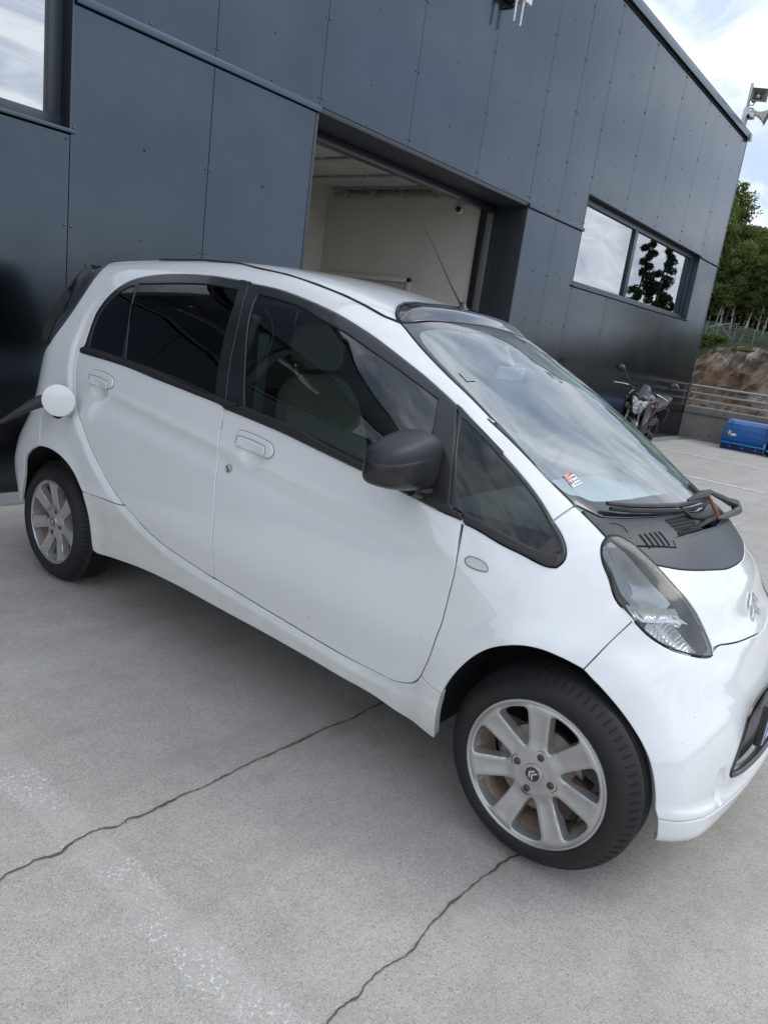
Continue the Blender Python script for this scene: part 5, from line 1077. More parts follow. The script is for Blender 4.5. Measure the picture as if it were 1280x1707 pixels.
# backing behind the joints, split round the openings
for (x0,x1,z0,z1) in ((-6,2.50,0,2.25),(2.53,4.59,0,5.74),(8.185,9.70,0,5.74),(9.70,14.84,0,2.25),(14.84,15.985,0,5.74),(-6,2.53,3.49,5.74),(4.59,8.185,3.0,5.74),(9.70,14.84,3.49,5.74)):
    bbox('backing_board',x0,x1,YF+.012,YF+.10,z0,z1,M['joint'])
bbox('corner_trim',15.985,16.02,YF-.006,YF+.10,.03,5.74,M['clad2'],.003); bbox('end_wall',15.90,15.98,YF+.10,14,0,5.74,M['clad2'])
bbox('roof_edge_flashing',-6,16.07,YF-.055,YF+.30,5.775,5.895,M['clad2'],.006); bbox('roof_edge_shadow_gap',-6,15.99,YF-.012,YF+.02,5.737,5.772,M['joint'])
bbox('flat_roof',-6,16.0,YF+.301,14,5.6,5.78,M['joint'])
bbox('band_flashing',2.525,4.603,YF-.030,YF+.02,2.984,3.031,M['clad2'],.004); bbox('band_flashing',8.172,9.735,YF-.030,YF+.02,2.984,3.031,M['clad2'],.004); bbox('band_flashing',14.83,16.03,YF-.030,YF+.02,3.427,3.452,M['clad2'],.004)
bbox('base_gap',-6,4.58,YF-.002,YF+.05,.012,.03,M['joint']); bbox('base_gap',8.2,16,YF-.002,YF+.05,.012,.03,M['joint'])
# screws
m=MB();us=[(.0095,0),(.0085,.003),(.004,.0052),(0,.0055)]
def screw(x,z): m.lathe(us,7,0,bi@tr(x,YF-.003,z)@rot('X',90))
for i,x in enumerate(XU[3:-1],3):
    zs=[3.095+.575*k for k in range(5)]+[5.69]
    for z in zs:
        if (9.75<x<14.8 or x<2.5) and z<3.5: z=3.52
        screw(x-.022,z);screw(x+.022,z)
    xm=(XU[i]+XU[i+1])/2
    for z in [3.06 if not(9.7<xm<14.8 or xm<2.5) else 3.52]+[3.38+.575*k for k in range(5)][(1 if (9.7<xm<14.8 or xm<2.5) else 0):]: screw(xm,z)
for z in [3.6+.575*k for k in range(4)]: screw(15.96,z)
for a,b in ((2.513,3.553),(3.553,4.598),(8.176,8.955),(8.955,9.72)):
    for z in (.10,.58,1.155,1.73,2.305,2.93): 
        if z in (.10,.58,1.155,1.73,2.305): screw(a+.022 if a not in(8.176,) else a+.03,z);screw(b-.022,z)
        screw((a+b)/2,min(z,2.305))
for a,b in list(zip(XL[2:-1],XL[3:]))+[(9.72,10.985),(10.985,12.245),(12.245,13.50),(13.50,14.82)]:
    for z in (.10,.62,1.17,1.73,2.235): screw(a+.022,z);screw(b-.022,z);screw((a+b)/2,z)
o=m.build('facade_screws',M['nut'],BLD);o['kind']='stuff'
# windows
M['wglass']=glass('solar_window_glass',(.10,.12,.12),7,refl=.95)
M['room']=mat('office_wall',(.30,.30,.29),.8); 
def window(x0,x1,z0,z1,mull,gl=None):
    """mull: list of mullion centres"""
    D=.125;m=MB()
    fr=.085
    m.box(x0,x1,YF+D-.02,YF+D+.05,z0,z0+fr,.004,M=bi);m.box(x0,x1,YF+D-.02,YF+D+.05,z1-fr,z1,.004,M=bi);m.box(x0,x0+fr,YF+D-.018,YF+D+.05,z0+fr,z1-fr,.004,M=bi);m.box(x1-fr,x1,YF+D-.018,YF+D+.05,z0+fr,z1-fr,.004,M=bi)
    w=m.build('window',M['frame'],BLD)
    for xm in mull:
        bbox('mullion',xm-.055,xm+.055,YF+D-.026,YF+D+.05,z0+fr,z1-fr,M['frame'],.004,w)
    xs=[x0+fr]+[v for xm in mull for v in (xm-.055,xm+.055)]+[x1-fr]
    for k in range(0,len(xs),2):
        mm=MB();a,b=xs[k]-.004,xs[k+1]+.004;mm.add([(a,YF+D+.012,z0+fr-.004),(b,YF+D+.012,z0+fr-.004),(b,YF+D+.012,z1-fr+.004),(a,YF+D+.012,z1-fr+.004)],[(0,1,2,3)],0,bi)
        mm.build('window_pane',M['wglass'],w,smooth=False,recalc=False)
    # reveals and sill
    bbox('window_sill',x0-.02,x1+.02,YF-.035,YF+D-.021,z0-.018,z0+.004,M['clad2'],.003,w)
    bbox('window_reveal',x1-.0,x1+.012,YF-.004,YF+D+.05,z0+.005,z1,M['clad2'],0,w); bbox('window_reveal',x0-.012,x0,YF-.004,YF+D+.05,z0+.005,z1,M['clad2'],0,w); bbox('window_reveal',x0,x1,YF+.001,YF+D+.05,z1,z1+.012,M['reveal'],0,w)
    # the room
    mm=MB();X0,X1,Y0,Y1,Z0,Z1=x0-.3,x1+.3,YF+.14,YF+3.2,z0-.9,z1+.10
    Vv=[(X0,Y0,Z0),(X1,Y0,Z0),(X1,Y1,Z0),(X0,Y1,Z0),(X0,Y0,Z1),(X1,Y0,Z1),(X1,Y1,Z1),(X0,Y1,Z1)];mm.add(Vv,[(0,1,2,3),(4,7,6,5),(0,3,7,4),(1,5,6,2),(3,2,6,7)],0,bi);mm.build('office_room',M['room'],BLD,smooth=False)
window(9.725,14.815,2.285,3.462,[11.86]); window(-4.9,2.508,2.285,3.462,[1.30,-.55,-2.4])
m=MB();m.box(2.17,2.39,YF+.16,YF+.17,2.37,3.37,0,M=bi);m.build('roller_blind',M['plastic_w'],BLD)
M['tubeL']=mat('lit_strip_light',(.9,.9,.85),.4,emis=(1,.97,.88),es=6)
for x,y in ((.9,5.9),(-.5,6.4),(-1.9,5.9)):
    m=MB();m.box(x-.55,x+.55,y-.03,y+.03,3.50,3.53,.004,M=bi);m.build('strip_light',M['tubeL'],BLD)
# garage opening
M['gwall']=mat('garage_wall_paint',(.70,.665,.60),.8);vary(M['gwall'],(.63,.59,.52),2,5,.4,.8)
M['gceil']=mat('garage_ceiling',(.42,.40,.36),.8);M['gfloor']=mat('garage_floor',(.35,.35,.33),.6);M['gdoor']=mat('raised_door_panel',(.46,.44,.40),.5);M['galv']=mat('galvanised_steel',(.45,.46,.46),.4,metal=.9)
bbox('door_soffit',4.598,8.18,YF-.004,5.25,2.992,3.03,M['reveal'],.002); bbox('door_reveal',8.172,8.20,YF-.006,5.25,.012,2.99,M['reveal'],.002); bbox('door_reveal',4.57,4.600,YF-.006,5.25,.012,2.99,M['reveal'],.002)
bbox('door_lintel',4.6,8.17,5.14,5.24,2.90,2.990,M['trim'],.006)
for zz_ in (8.115,): bbox('door_track',zz_,zz_+.05,5.16,5.24,.01,2.90,M['galv'],.008); bbox('door_jamb',8.10,8.172,5.245,5.33,.01,3.0,M['trim'],.006)
bbox('door_track',4.62,4.67,5.16,5.24,.01,2.90,M['galv'],.008)
GX0,GX1,GY1,GZ=.8,8.14,8.0,3.42
def sheet(name,pts,mt):
    m=MB();m.add(pts,[(0,1,2,3)],0,bi);return m.build(name,mt,BLD,smooth=False)
sheet('garage_side_wall',[(GX1,5.33,0),(GX1,GY1,0),(GX1,GY1,GZ),(GX1,5.33,GZ)],M['gwall']); sheet('garage_back_wall',[(GX1,GY1,0),(GX0,GY1,0),(GX0,GY1,GZ),(GX1,GY1,GZ)],M['gwall'])
sheet('garage_side_wall',[(GX0,5.0,0),(GX0,GY1,0),(GX0,GY1,GZ),(GX0,5.0,GZ)],M['gwall']); sheet('garage_ceiling',[(GX0,5.0,GZ),(GX1,5.0,GZ),(GX1,GY1,GZ),(GX0,GY1,GZ)],M['gceil']); sheet('garage_floor',[(GX0,5.3,.008),(GX1,5.3,.008),(GX1,GY1,.008),(GX0,GY1,.008)],M['gfloor'])
bbox('garage_front_wall',GX0,4.57,5.0,5.05,0,GZ,M['gwall']); bbox('garage_front_wall',4.57,8.2,5.255,5.30,3.03,GZ,M['gceil'])
for k in range(4):
    y0=5.36+.60*k;o=bbox('raised_door_section',4.75,8.02,y0,y0+.585,3.17,3.21,M['gdoor'],.006)
    for xx in (4.9,5.7,6.5,7.3,7.9): bbox('door_stile',xx,xx+.05,y0+.02,y0+.56,3.145,3.169,M['galv'],.003,o)
m=MB();m.box(8.05,8.09,5.3,7.8,3.075,3.135,.004,M=bi);m.build('ceiling_track',M['galv'],BLD)
for k in range(5):
    m=MB();m.box(7.98,8.10,5.5+.5*k,5.54+.5*k,3.06,3.20,.004,M=bi);m.build('track_hanger',M['galv'],BLD)
o=bbox('inner_door',8.118,8.135,6.36,8.0-.25,.02,1.98,M['gdoor'],.003); bbox('inner_door_frame',8.105,8.137,6.28,6.34,.02,2.06,M['gwall'],.004,o);bbox('inner_door_frame',8.105,8.137,6.28,7.85,2.0,2.06,M['gwall'],.004,o)
# dome camera on the garage wall
dc=empty('dome_camera',(8.13,5.66,2.935),0,'small round security camera high on the beige garage side wall','camera')
m=MB();m.lathe([(.055,0),(.055,.02),(.045,.03),(0,.03)],24,M=rot('Y',-90));m.build('camera_base',M['plastic_w'],dc)
m=MB();m.lathe([(.036,.03),(.036,.05),(.025,.066),(0,.07)],20,M=rot('Y',-90)@tr(0,.0,0));m.build('camera_dome',M['gloss'],dc)
# white radio unit with two stub aerials high on the facade
ap=empty('wireless_unit',(7.10,YF,4.72),0,'white wireless box with two stub aerials high on the dark facade','antenna')
A=Matrix.Identity(4)
m=MB();m.box(-.16,.185,-.165,-.06,.025,.33,.012);m.build('unit_case',M['plastic_w'],ap)
for xx in (-.075,.055):
    m=MB();m.lathe([(0,-.205),(.010,-.20),(.0115,-.19),(.0115,-.03),(.015,-.028),(.015,.02),(.010,.026),(0,.026)],14,M=tr(xx,-.14,0));m.build('stub_aerial',M['plastic_w'],ap)
m=MB();m.box(-.06,.06,-.06,.0,.02,.22,.006);m.tube([(-.02,-.10,.02),(-.02,-.10,-.03),(-.01,-.06,-.05),(0,-.01,-.04)],.008,8);m.build('wall_bracket',M['reveal'],ap)
# ------------------------------------------------------------------ siren mast on the roof corner
sm=empty('siren_mast',(15.98,4.86,5.89),0,'white mast with two square horn loudspeakers above the far corner of the roof','mast')
M['horn']=mat('pale_horn_plastic',(.52,.53,.50),.5);M['hornin']=mat('horn_inside',(.20,.20,.17),.6)
m=MB();m.tube([(0,0,-.25),(0,.0,.88)],.028,12);m.build('pole',M['galv'],sm)
m=MB();m.lathe([(.0,.08),(.055,.08),(.058,.12),(.058,.42),(.05,.46),(0,.46)],20);m.build('equipment_housing',M['plastic_w'],sm)
def horn(nm,mtx):
    m=MB();a=.035;b=.15
    sec=[(0,.035),(.08,.05),(.16,.085),(.22,.13),(.235,.15)]
    V=[];Fq=[]
    for x,w in sec: V+=[(x,-w,-w*.78),(x,w,-w*.78),(x,w,w*.78),(x,-w,w*.78)]
    for i in range(len(sec)-1):
        for k in range(4):Fq.append((4*i+k,4*i+(k+1)%4,4*i+4+(k+1)%4,4*i+4+k))
    Fq.append((3,2,1,0));m.add(V,Fq,0,mtx)
    V=[(x+.004,y*.97,z*.97) for x,y,z in V[4:]];m.add(V,[f[::-1] for f in Fq if max(f)<16],1,mtx);m.add([(.085,-.05,-.04),(.085,.05,-.04),(.085,.05,.04),(.085,-.05,.04)],[(0,1,2,3)],1,mtx)
    m.lathe([(.04,0),(.04,.10),(.025,.13),(0,.135)],14,0,mtx@tr(.05,0,0)@rot('Y',90));m.lathe([(0,-.09),(.05,-.09),(.055,0),(.035,.01)],14,0,mtx@rot('Y',90))
    return m.build(nm,[M['horn'],M['hornin']],sm)
horn('horn_loudspeaker',tr(-.02,-.12,.60)@rot('Z',-150)@rot('Z',0)); horn('horn_loudspeaker',tr(.02,-.16,.36)@rot('Z',-80)@rot('Y',18))
m=MB();m.box(-.09,.09,-.10,.02,.25,.33,.01,M=tr(-.05,-.07,0));m.box(-.11,-.09,-.09,0,.255,.325,.0,M=tr(-.05,-.07,0));m.build('camera_box',M['plastic_w'],sm)
m=MB();m.box(-.16,-.138,-.13,-.07,.235,.30,.004);m.build('camera_front',M['dark'],sm)
m=MB();m.box(-.03,.03,-.22,-.06,-.14,-.03,.006);m.box(-.03,.03,.0,.06,-.02,.06,.006);m.build('mounting_box',M['plastic_w'],sm)
m=MB();m.tube([(0,-.03,.50),(.0,-.10,.50),(-.02,-.13,.56)],.012,8);m.tube([(0,-.03,.46),(.02,-.12,.44)],.012,8);m.build('speaker_bracket',M['galv'],sm)
# ------------------------------------------------------------------ parapet wall and railing
pw_=empty('parapet_wall',(16,0,0),0,'low concrete parapet wall with a thicker cap at the edge of the parking deck','wall')
m=MB();m.box(0,.25,-30,4.72,-.1,.527,.004);m.build('wall_body',M['conc2'],pw_)
m=MB();m.box(-.045,.29,-30,4.71,.53,.665,.008);m.build('wall_cap',M['conc2'],pw_)
m=MB()
for y,z in ((4.1,.12),(2.9,.1),(3.9,.6),(2.5,.6)):m.lathe([(.014,0),(.012,.002),(0,.0022)],10,M=tr(-.0 if z<.5 else -.045,y,z)@rot('Y',-90))
m.build('tie_hole',M['dark'],pw_)
rl=empty('railing',(16.1,0,.665),0,'galvanised railing of three round tubes on top of the concrete parapet','railing')
for z in (.13,.27,.42):
    m=MB();m.tube([(0,-30,z),(0,4.70,z)],.021,10);m.build('rail_tube',M['galv'],rl)
for y in [4.62-2.35*k for k in range(14)]:
    m=MB();m.box(-.006,.006,-.02,.02,0,.43,M=tr(.03,y,0));m.build('post',M['galv'],rl)
m=MB();m.box(-.8,-.02,-.012,.004,0.012,.05,.003,M=tr(16,4.46,0));m.tube([(15.95,4.45,.02),(15.95,4.2,.015)],.012,6);o=m.build('drain_edge',M['galv']);tag(o,'thin metal drain edge lying where the dark facade meets the concrete parapet','drain')
# ------------------------------------------------------------------ blue snow plough blade
M['plow']=mat('blue_plough_paint',(.010,.115,.37),.33,coat=.3);vary(M['plow'],(.012,.08,.25),4,6,.45,.75,rough2=.5);M['plowd']=mat('dark_blue_edge',(.01,.03,.12),.5);M['plowl']=mat('light_blue_plate',(.05,.24,.55),.4)
pl_=empty('snow_plough',(15.42,3.3,0),0,'blue steel snow plough blade standing on the deck against the concrete parapet','snow plough')
prof=[(.10,.575),(.02,.56),(-.08,.50),(-.15,.41),(-.185,.30),(-.19,.21),(-.165,.145)]
def shell(y0,y1,mtx,par):
    m=MB();V=[];Fq=[];full=prof+[(x+.014,z-.004) for x,z in prof[::-1]];n=len(full)
    for y in (y0,y1): V+=[(x,y,z) for x,z in full]
    Fq=[(i,(i+1)%n,n+(i+1)%n,n+i) for i in range(n)]+[tuple(range(n))[::-1],tuple(n+i for i in range(n))]
    m.add(V,Fq,0,mtx);o=m.build('blade_shell',M['plow'],par,smooth=False)
    m=MB();m.box(-.235,-.15,y0+.0,y1,.118,.144,.004,M=mtx);m.build('blade_flange',M['plowl'],par)
    m=MB();m.box(-.175,-.15,y0,y1,.0,.117,.003,M=mtx);m.build('cutting_edge',M['plowd'],par)
    L=y1-y0
    for k in range(3):
        mm=MB();mm.lathe([(.014,0),(.014,.008),(0,.009)],8,M=mtx@tr(-.176,y0+L*(.18+.3*k),.065)@rot('Y',-90));mm.build('edge_bolt',M['galv'],par)
    for yy in (y0,y1-.012):
        mm=MB();mm.prism([(x,z) for x,z in prof]+[(.10,.05),(-.10,.0),(-.16,.02)],0,.014,M=mtx@tr(0,yy+.013,0)@rot('X',90));mm.build('end_plate',M['plow'],par)
shell(-.40,.38,Matrix.Identity(4),pl_)
shell(-.85,-.02,tr(-.0,-.40,0)@rot('Z',22),pl_)
m=MB();m.box(-.20,.02,-.425,-.395,.02,.60,.006);m.build('hinge_rib',M['plow'],pl_)
m=MB();m.tube([(-.20,-.40,.13),(-.20,-.40,.22)],.016,8);m.build('hinge_pin',M['galv'],pl_)
m=MB();m.box(-.42,-.20,-.72,-.46,.10,.135,.004,M=rot('Z',4));m.build('hitch_plate',M['plowl'],pl_)
M['yel']=mat('sticker_yellow',(.75,.52,.02),.5)
sp_=lambda y0,y1,z0,z1,mt,nm:(lambda m_:(m_.add([(-.1575-(.41-z0)*.30-.003,y1,z0),(-.1575-(.41-z0)*.30-.003,y0,z0),(-.1575-(.41-z1)*.30-.003,y0,z1),(-.1575-(.41-z1)*.30-.003,y1,z1)],[(0,1,2,3)]),m_.build(nm,mt,pl_,smooth=False)))(MB())
sp_(.235,.285,.285,.365,M['yel'],'warning_sticker');sp_(.135,.225,.270,.315,M['platew'],'maker_sticker')
m=MB();m.box(-.20,.0,-.02,.02,0,.02,.002,M=tr(0,.30,.575)@rot('Z',0));m.build('lifting_lug',M['plow'],pl_)
# ------------------------------------------------------------------ land beyond the deck
M['grass']=mat('rough_grass',(.035,.055,.014),.95);vary(M['grass'],(.07,.068,.022),.9,8,.35,.7);vary(M['grass'],(.02,.032,.012),2.3,8,.5,.75,bump=.12,bscale=5)
M['terr']=mat('dark_forest_floor',(.022,.028,.014),.95)
M['rock']=mat('rock_cut',(.30,.25,.20),.9)
def rockmat(m):
    t=m.node_tree;b=t.nodes['Principled BSDF'];tc=nn(t,'ShaderNodeTexCoord');mr_=nn(t,'ShaderNodeMapping');mr_.inputs['Rotation'].default_value=(R_(-32),0,0);t.links.new(tc.outputs['Object'],mr_.inputs[0]);mp=nn(t,'ShaderNodeMapping');mp.inputs['Scale'].default_value=(.6,1.3,.25);t.links.new(mr_.outputs[0],mp.inputs[0])
    def N(s,d,co=mp.outputs[0],r=.65,di=0):
        n=nn(t,'ShaderNodeTexNoise');n.inputs['Scale'].default_value=s;n.inputs['Detail'].default_value=d;n.inputs['Roughness'].default_value=r;n.inputs['Distortion'].default_value=di;t.links.new(co,n.inputs[0]);return n.outputs[0]
    r=nn(t,'ShaderNodeValToRGB');t.links.new(N(2.0,9,di=.8),r.inputs[0]);e=r.color_ramp.elements;e[0].position=.30;e[0].color=(.14,.105,.085,1);e[1].position=.70;e[1].color=(.80,.76,.70,1)
    for p,c in ((.42,(.34,.24,.165)),(.50,(.44,.35,.27)),(.58,(.58,.50,.42))):
        x=e.new(p);x.color=(*c,1)
    mx=nn(t,'ShaderNodeMixRGB');rr=nn(t,'ShaderNodeMapRange');t.links.new(N(.22,5,tc.outputs['Object']),rr.inputs[0]);rr.inputs[1].default_value=.5;rr.inputs[2].default_value=.62;rr.inputs[4].default_value=.7;t.links.new(rr.outputs[0],mx.inputs[0]);t.links.new(r.outputs[0],mx.inputs[1]);mx.inputs[2].default_value=(.25,.125,.045,1)
    m2=nn(t,'ShaderNodeMixRGB');r2=nn(t,'ShaderNodeMapRange');t.links.new(N(5.5,8,di=1.2),r2.inputs[0]);r2.inputs[1].default_value=.60;r2.inputs[2].default_value=.68;r2.inputs[4].default_value=.85;t.links.new(r2.outputs[0],m2.inputs[0]);t.links.new(mx.outputs[0],m2.inputs[1]);m2.inputs[2].default_value=(.60,.56,.54,1)
    m3=nn(t,'ShaderNodeMixRGB');r3=nn(t,'ShaderNodeMapRange');t.links.new(N(3.6,8,di=1.5),r3.inputs[0]);r3.inputs[1].default_value=.40;r3.inputs[2].default_value=.30;r3.inputs[4].default_value=.9;t.links.new(r3.outputs[0],m3.inputs[0]);t.links.new(m2.outputs[0],m3.inputs[1]);m3.inputs[2].default_value=(.035,.035,.03,1)
    t.links.new(m3.outputs[0],b.inputs['Base Color']);bp=nn(t,'ShaderNodeBump');bp.inputs['Distance'].default_value=.8;t.links.new(N(2.6,9,r=.7),bp.inputs['Height']);t.links.new(bp.outputs[0],b.inputs['Normal'])
rockmat(M['rock'])
from mathutils import noise as mn
def rtop(y): return float(np.interp(y,[-60,-20,5,15,17,18.1,19.7,20.6,21.6,23,30,60],[-4,0.5,4.0,3.95,4.05,4.0,3.6,2.9,1.6,1.0,.5,0]))
def gtop(y,x):
    base=float(np.interp(y,[-60,-20,5,14,17,19,22,30,60],[-4.4,.3,4.1,4.05,4.15,4.45,4.75,4.8,5]))
    return base+max(0,(x-76))*.11+.25*mn.noise((x*.2,y*.2,0))
V=[];Fq=[];ys=np.arange(-60,60.1,.35);nz=34
for y in ys:
    zt=rtop(y)
    for j in range(nz+1):
        v=j/nz;z=-5+(zt+5)*v;q=Vector((0,(y+z*.55)*.55,(z-y*.4)*.16));r=mn.ridged_multi_fractal(q,1.0,2.1,6,1.0,2.0,noise_basis='PERLIN_ORIGINAL')
        V.append((70.5+2.2*v-1.0*r*.9-.5*mn.noise((0,y*1.9,z*1.4))*1.0,y,z+.25*mn.noise((3,y*.9,z*.7))))
for i in range(len(ys)-1):
    for j in range(nz):a=i*(nz+1)+j;Fq.append((a,a+nz+1,a+nz+2,a+1))
m=MB();m.add(V,Fq);o=m.build('rock_cut',M['rock'],angle=25);o['kind']='structure'
V=[];Fq=[];xs_=[71.5,72.2,73,74,75.5,77.5,80,84,90,100,120,160,260];ys=np.arange(-60,60.1,.8)
for y in ys:
    for k,x in enumerate(xs_):
        z=gtop(y,x)
        if k==0: z=rtop(y)-.35
        if k==1: z=(rtop(y)*.55+z*.45)
        V.append((x,y,z+.14*mn.noise((x*1.3,y*1.3,2))))
n=len(xs_)
for i in range(len(ys)-1):
    for j in range(n-1):a=i*n+j;Fq.append((a,a+1,a+n+1,a+n))
m=MB();m.add(V,Fq);o=m.build('hillside',M['grass']);o['kind']='structure'
m=MB();m.add([(-1500,-1500,-5),(1500,-1500,-5),(1500,1500,-5),(-1500,1500,-5)],[(0,1,2,3)]);o=m.build('terrain',M['terr'],smooth=False);o['kind']='structure'
# fence on the hill
fe=empty('wire_fence',(73,19,4.4),0,'tall galvanised wire mesh fence along the top of the rock cut','fence');fy=[21.24+1.62*k for k in range(1,12)]+[21.24,20.27,18.70,17.05]+[17.05-1.62*k for k in range(1,32)];fy=sorted(fy)
fi=Matrix.Translation((-73,-19,-4.4));ft=lambda y:gtop(y,73)
for y in fy:
    m=MB();m.tube([(73,y,ft(y)-.3),(73,y,ft(y)+1.36)],.022,6,M=fi);m.build('post',M['galv'],fe)
for a,b in ((20.27,21.1),(20.27,18.85)):
    m=MB();m.tube([(73.03,a,ft(a)+1.33),(73.03,b,ft(b)+.03)],.018,6,M=fi);m.build('brace',M['galv'],fe)
m=MB();yy=min(fy)
while yy<max(fy)-1.3:
    for s in (0,1):
        a,b=(yy,yy+1.3) if s==0 else (yy+1.3,yy);m.add([(73.02,a-.007,ft(a)),(73.02,a+.007,ft(a)),(73.02,b+.007,ft(b)+1.34),(73.02,b-.007,ft(b)+1.34)],[(0,1,2,3)],0,fi)
    yy+=.085
for k in range(5):
    for a,b in zip(fy[:-1],fy[1:]): z=.05+1.28*k/4;m.add([(73.01,a,ft(a)+z),(73.01,b,ft(b)+z),(73.01,b,ft(b)+z+.012),(73.01,a,ft(a)+z+.012)],[(0,1,2,3)],0,fi)
M['wire']=mat('fence_wire',(.20,.24,.21),.6,metal=.2)
o=m.build('wire_mesh',M['wire'],fe,smooth=False);o['kind']='stuff'
# ------------------------------------------------------------------ trees
def leafmat(nm,c1,c2):
    m=mat(nm,c1,.6,spec=.25);vary(m,c2,1.1,4,.35,.68);t=m.node_tree;b=t.nodes['Principled BSDF'];o=t.nodes['Material Output'];tl=nn(t,'ShaderNodeBsdfTranslucent');tl.inputs[0].default_value=(*[x*1.1 for x in c2],1);ms=nn(t,'ShaderNodeMixShader');ms.inputs[0].default_value=.3;t.links.new(b.outputs[0],ms.inputs[1]);t.links.new(tl.outputs[0],ms.inputs[2]);t.links.new(ms.outputs[0],o.inputs[0]);return m
M['leafA']=leafmat('birch_leaves',(.095,.14,.032),(.18,.225,.06));M['leafB']=leafmat('dark_leaves',(.055,.09,.025),(.10,.145,.04));M['leafC']=leafmat('olive_leaves',(.09,.105,.028),(.14,.14,.045));M['needle']=leafmat('spruce_needles',(.018,.034,.016),(.032,.052,.022))
M['birch']=mat('birch_bark',(.50,.47,.42),.8);vary(M['birch'],(.06,.05,.045),2.2,6,.52,.62,stretch=(1,1,.5));M['bark']=mat('dark_bark',(.06,.045,.035),.9)
def leaves(cl,n,size,rs,flat=.5):
    """n leaf faces scattered round cluster centres"""
    cl=np.array(cl);idx=rs.integers(0,len(cl),n);c=cl[idx,:3];r=cl[idx,3:4];d=rs.normal(size=(n,3));d/=np.linalg.norm(d,axis=1,keepdims=True);rad=rs.uniform(.25,1,(n,1))**.5
    p=c+d*rad*r*np.array([1,1,.75]);u=rs.normal(size=(n,3));u/=np.linalg.norm(u,axis=1,keepdims=True);w=np.cross(u,rs.normal(size=(n,3)));w/=np.linalg.norm(w,axis=1,keepdims=True)
    s=size*rs.uniform(.6,1.3,(n,1));a=u*s;b=w*s*flat;V=np.stack([p-a,p+b*.9-a*.1,p+a,p-b*.9+a*.1],1).reshape(-1,3);return V,np.arange(4*n).reshape(-1,4)
def fastmesh(name,V,Fq,mt):
    me=bpy.data.meshes.new(name);me.vertices.add(len(V));me.vertices.foreach_set('co',V.astype(np.float32).ravel());me.loops.add(Fq.size);me.loops.foreach_set('vertex_index',Fq.ravel().astype(np.int32));me.polygons.add(len(Fq));me.polygons.foreach_set('loop_start',np.arange(0,Fq.size,4,dtype=np.int32));me.update(calc_edges=True);me.materials.append(mt);return me
def tree_mesh(h,kind,seed):
    r=random.Random(seed);rs=np.random.default_rng(seed);m=MB();lean=r.uniform(-.06,.06)*h;cl=[]
    trunk=[(lean*(t**1.6)+r.uniform(-.08,.08)*(t>0),r.uniform(-.10,.10)*(t>0),h*t*.97) for t in np.linspace(0,1,9)];m.tube(trunk,[.15*h/12*(1-t)**.8+.015 for t in np.linspace(0,1,9)],7)
    nb=34 if kind!='spruce' else 46
    for k in range(nb):
        t=.30+.68*(k/nb) if kind!='spruce' else .10+.88*k/nb
        base=Vector(trunk[min(8,int(t*8))]).lerp(Vector(trunk[min(8,int(t*8)+1)]),t*8-int(t*8));a=r.uniform(0,6.28)
        if kind=='spruce': L=(1-t)*h*.24+.25;up=-.18
        else: L=(.18*h*math.sin(min(1,(1-t)*1.5+.12)*1.55))*r.uniform(.55,1.2);up=r.uniform(.25,.8)
        tip=base+Vector((math.cos(a)*L,math.sin(a)*L,L*up));m.tube([base,base.lerp(tip,.5)+Vector((0,0,.05*L)),tip],[.045*h/12,.025,.008],4,cap=False)
        if kind=='spruce':
            for s in (.35,.65,.95): q=base.lerp(tip,s);cl.append((q.x,q.y,q.z-.12,.25+.34*(1-t)))
        else:
            for s in (.55,.95): q=base.lerp(tip,s);cl.append((q.x+r.uniform(-.3,.3),q.y+r.uniform(-.3,.3),q.z+r.uniform(-.2,.4),r.uniform(.4,.85)))
    n=5200 if kind!='spruce' else 15000
    V,Fq=leaves(cl,n,.15 if kind!='spruce' else .12,rs,.55 if kind!='spruce' else .3)
    m0=MB();m0.v=m.v;m0.f=m.f;m0.m=m.m
    return m0,V,Fq
PROTO=[]
for i,(h,k) in enumerate(((13.0,'A'),(12.2,'B'),(11.2,'C'),(12.6,'A'),(10.5,'B'),(13.5,'spruce'),(10,'spruce'))):
    tm,V,Fq=tree_mesh(h,'spruce' if k=='spruce' else 'leaf',100+i);lm={'A':M['leafA'],'B':M['leafB'],'C':M['leafC'],'spruce':M['needle']}[k]
    to=tm.build('trunk',M['birch'] if k in 'C' else M['bark']);tmesh=to.data;bpy.data.objects.remove(to);PROTO.append((tmesh,fastmesh('crown',V,Fq,lm),k))
KL={'A':('birch_tree','green leafed birch with a pale trunk standing in the wood above the rock cut','birches above the rock cut'),'B':('broadleaf_tree','dark green broadleaf tree standing in the wood above the rock cut','dark trees above the rock cut'),'C':('birch_tree','olive leafed birch with a pale trunk standing in the wood above the rock cut','olive birches above the rock cut'),'spruce':('spruce_tree','dark spruce tree standing beyond the open side of the parking deck','spruces round the parking deck')}
def tree(i,x,y,z,s=1,rz=0,lean=0,label=None,w=1):
    tm,cm,k=PROTO[i];nm,lb,gp=KL[k];e=empty(nm,(x,y,z),rz,label or lb,'tree',None if label else gp);e.scale=(s*w,s*w,s*rng.uniform(.95,1.05));e.rotation_euler=(lean,0,rz)
    for mm,nmm in ((tm,'trunk'),(cm,'crown')): c=bpy.data.objects.new(nmm,mm);link(c,e)
r=random.Random(11)
for y in np.arange(10,34,1.05):
    for x0,s0 in ((76.2,.82),(79.5,.98),(84,1.1)):
        x=x0+r.uniform(-1,1.3);yy=y+r.uniform(-.8,.8);s=s0*r.uniform(.86,1.06)
        # tallest crowns next to the building edge, lower to the right
        s*=float(np.interp(yy*73/x,[14,18,19.6,21,24],[.80,.84,.93,1.06,1.0]))
        tree(r.choice([0,1,2,3,4,1,4]),x,yy,gtop(yy,x)-.1,s,r.uniform(0,6.28))
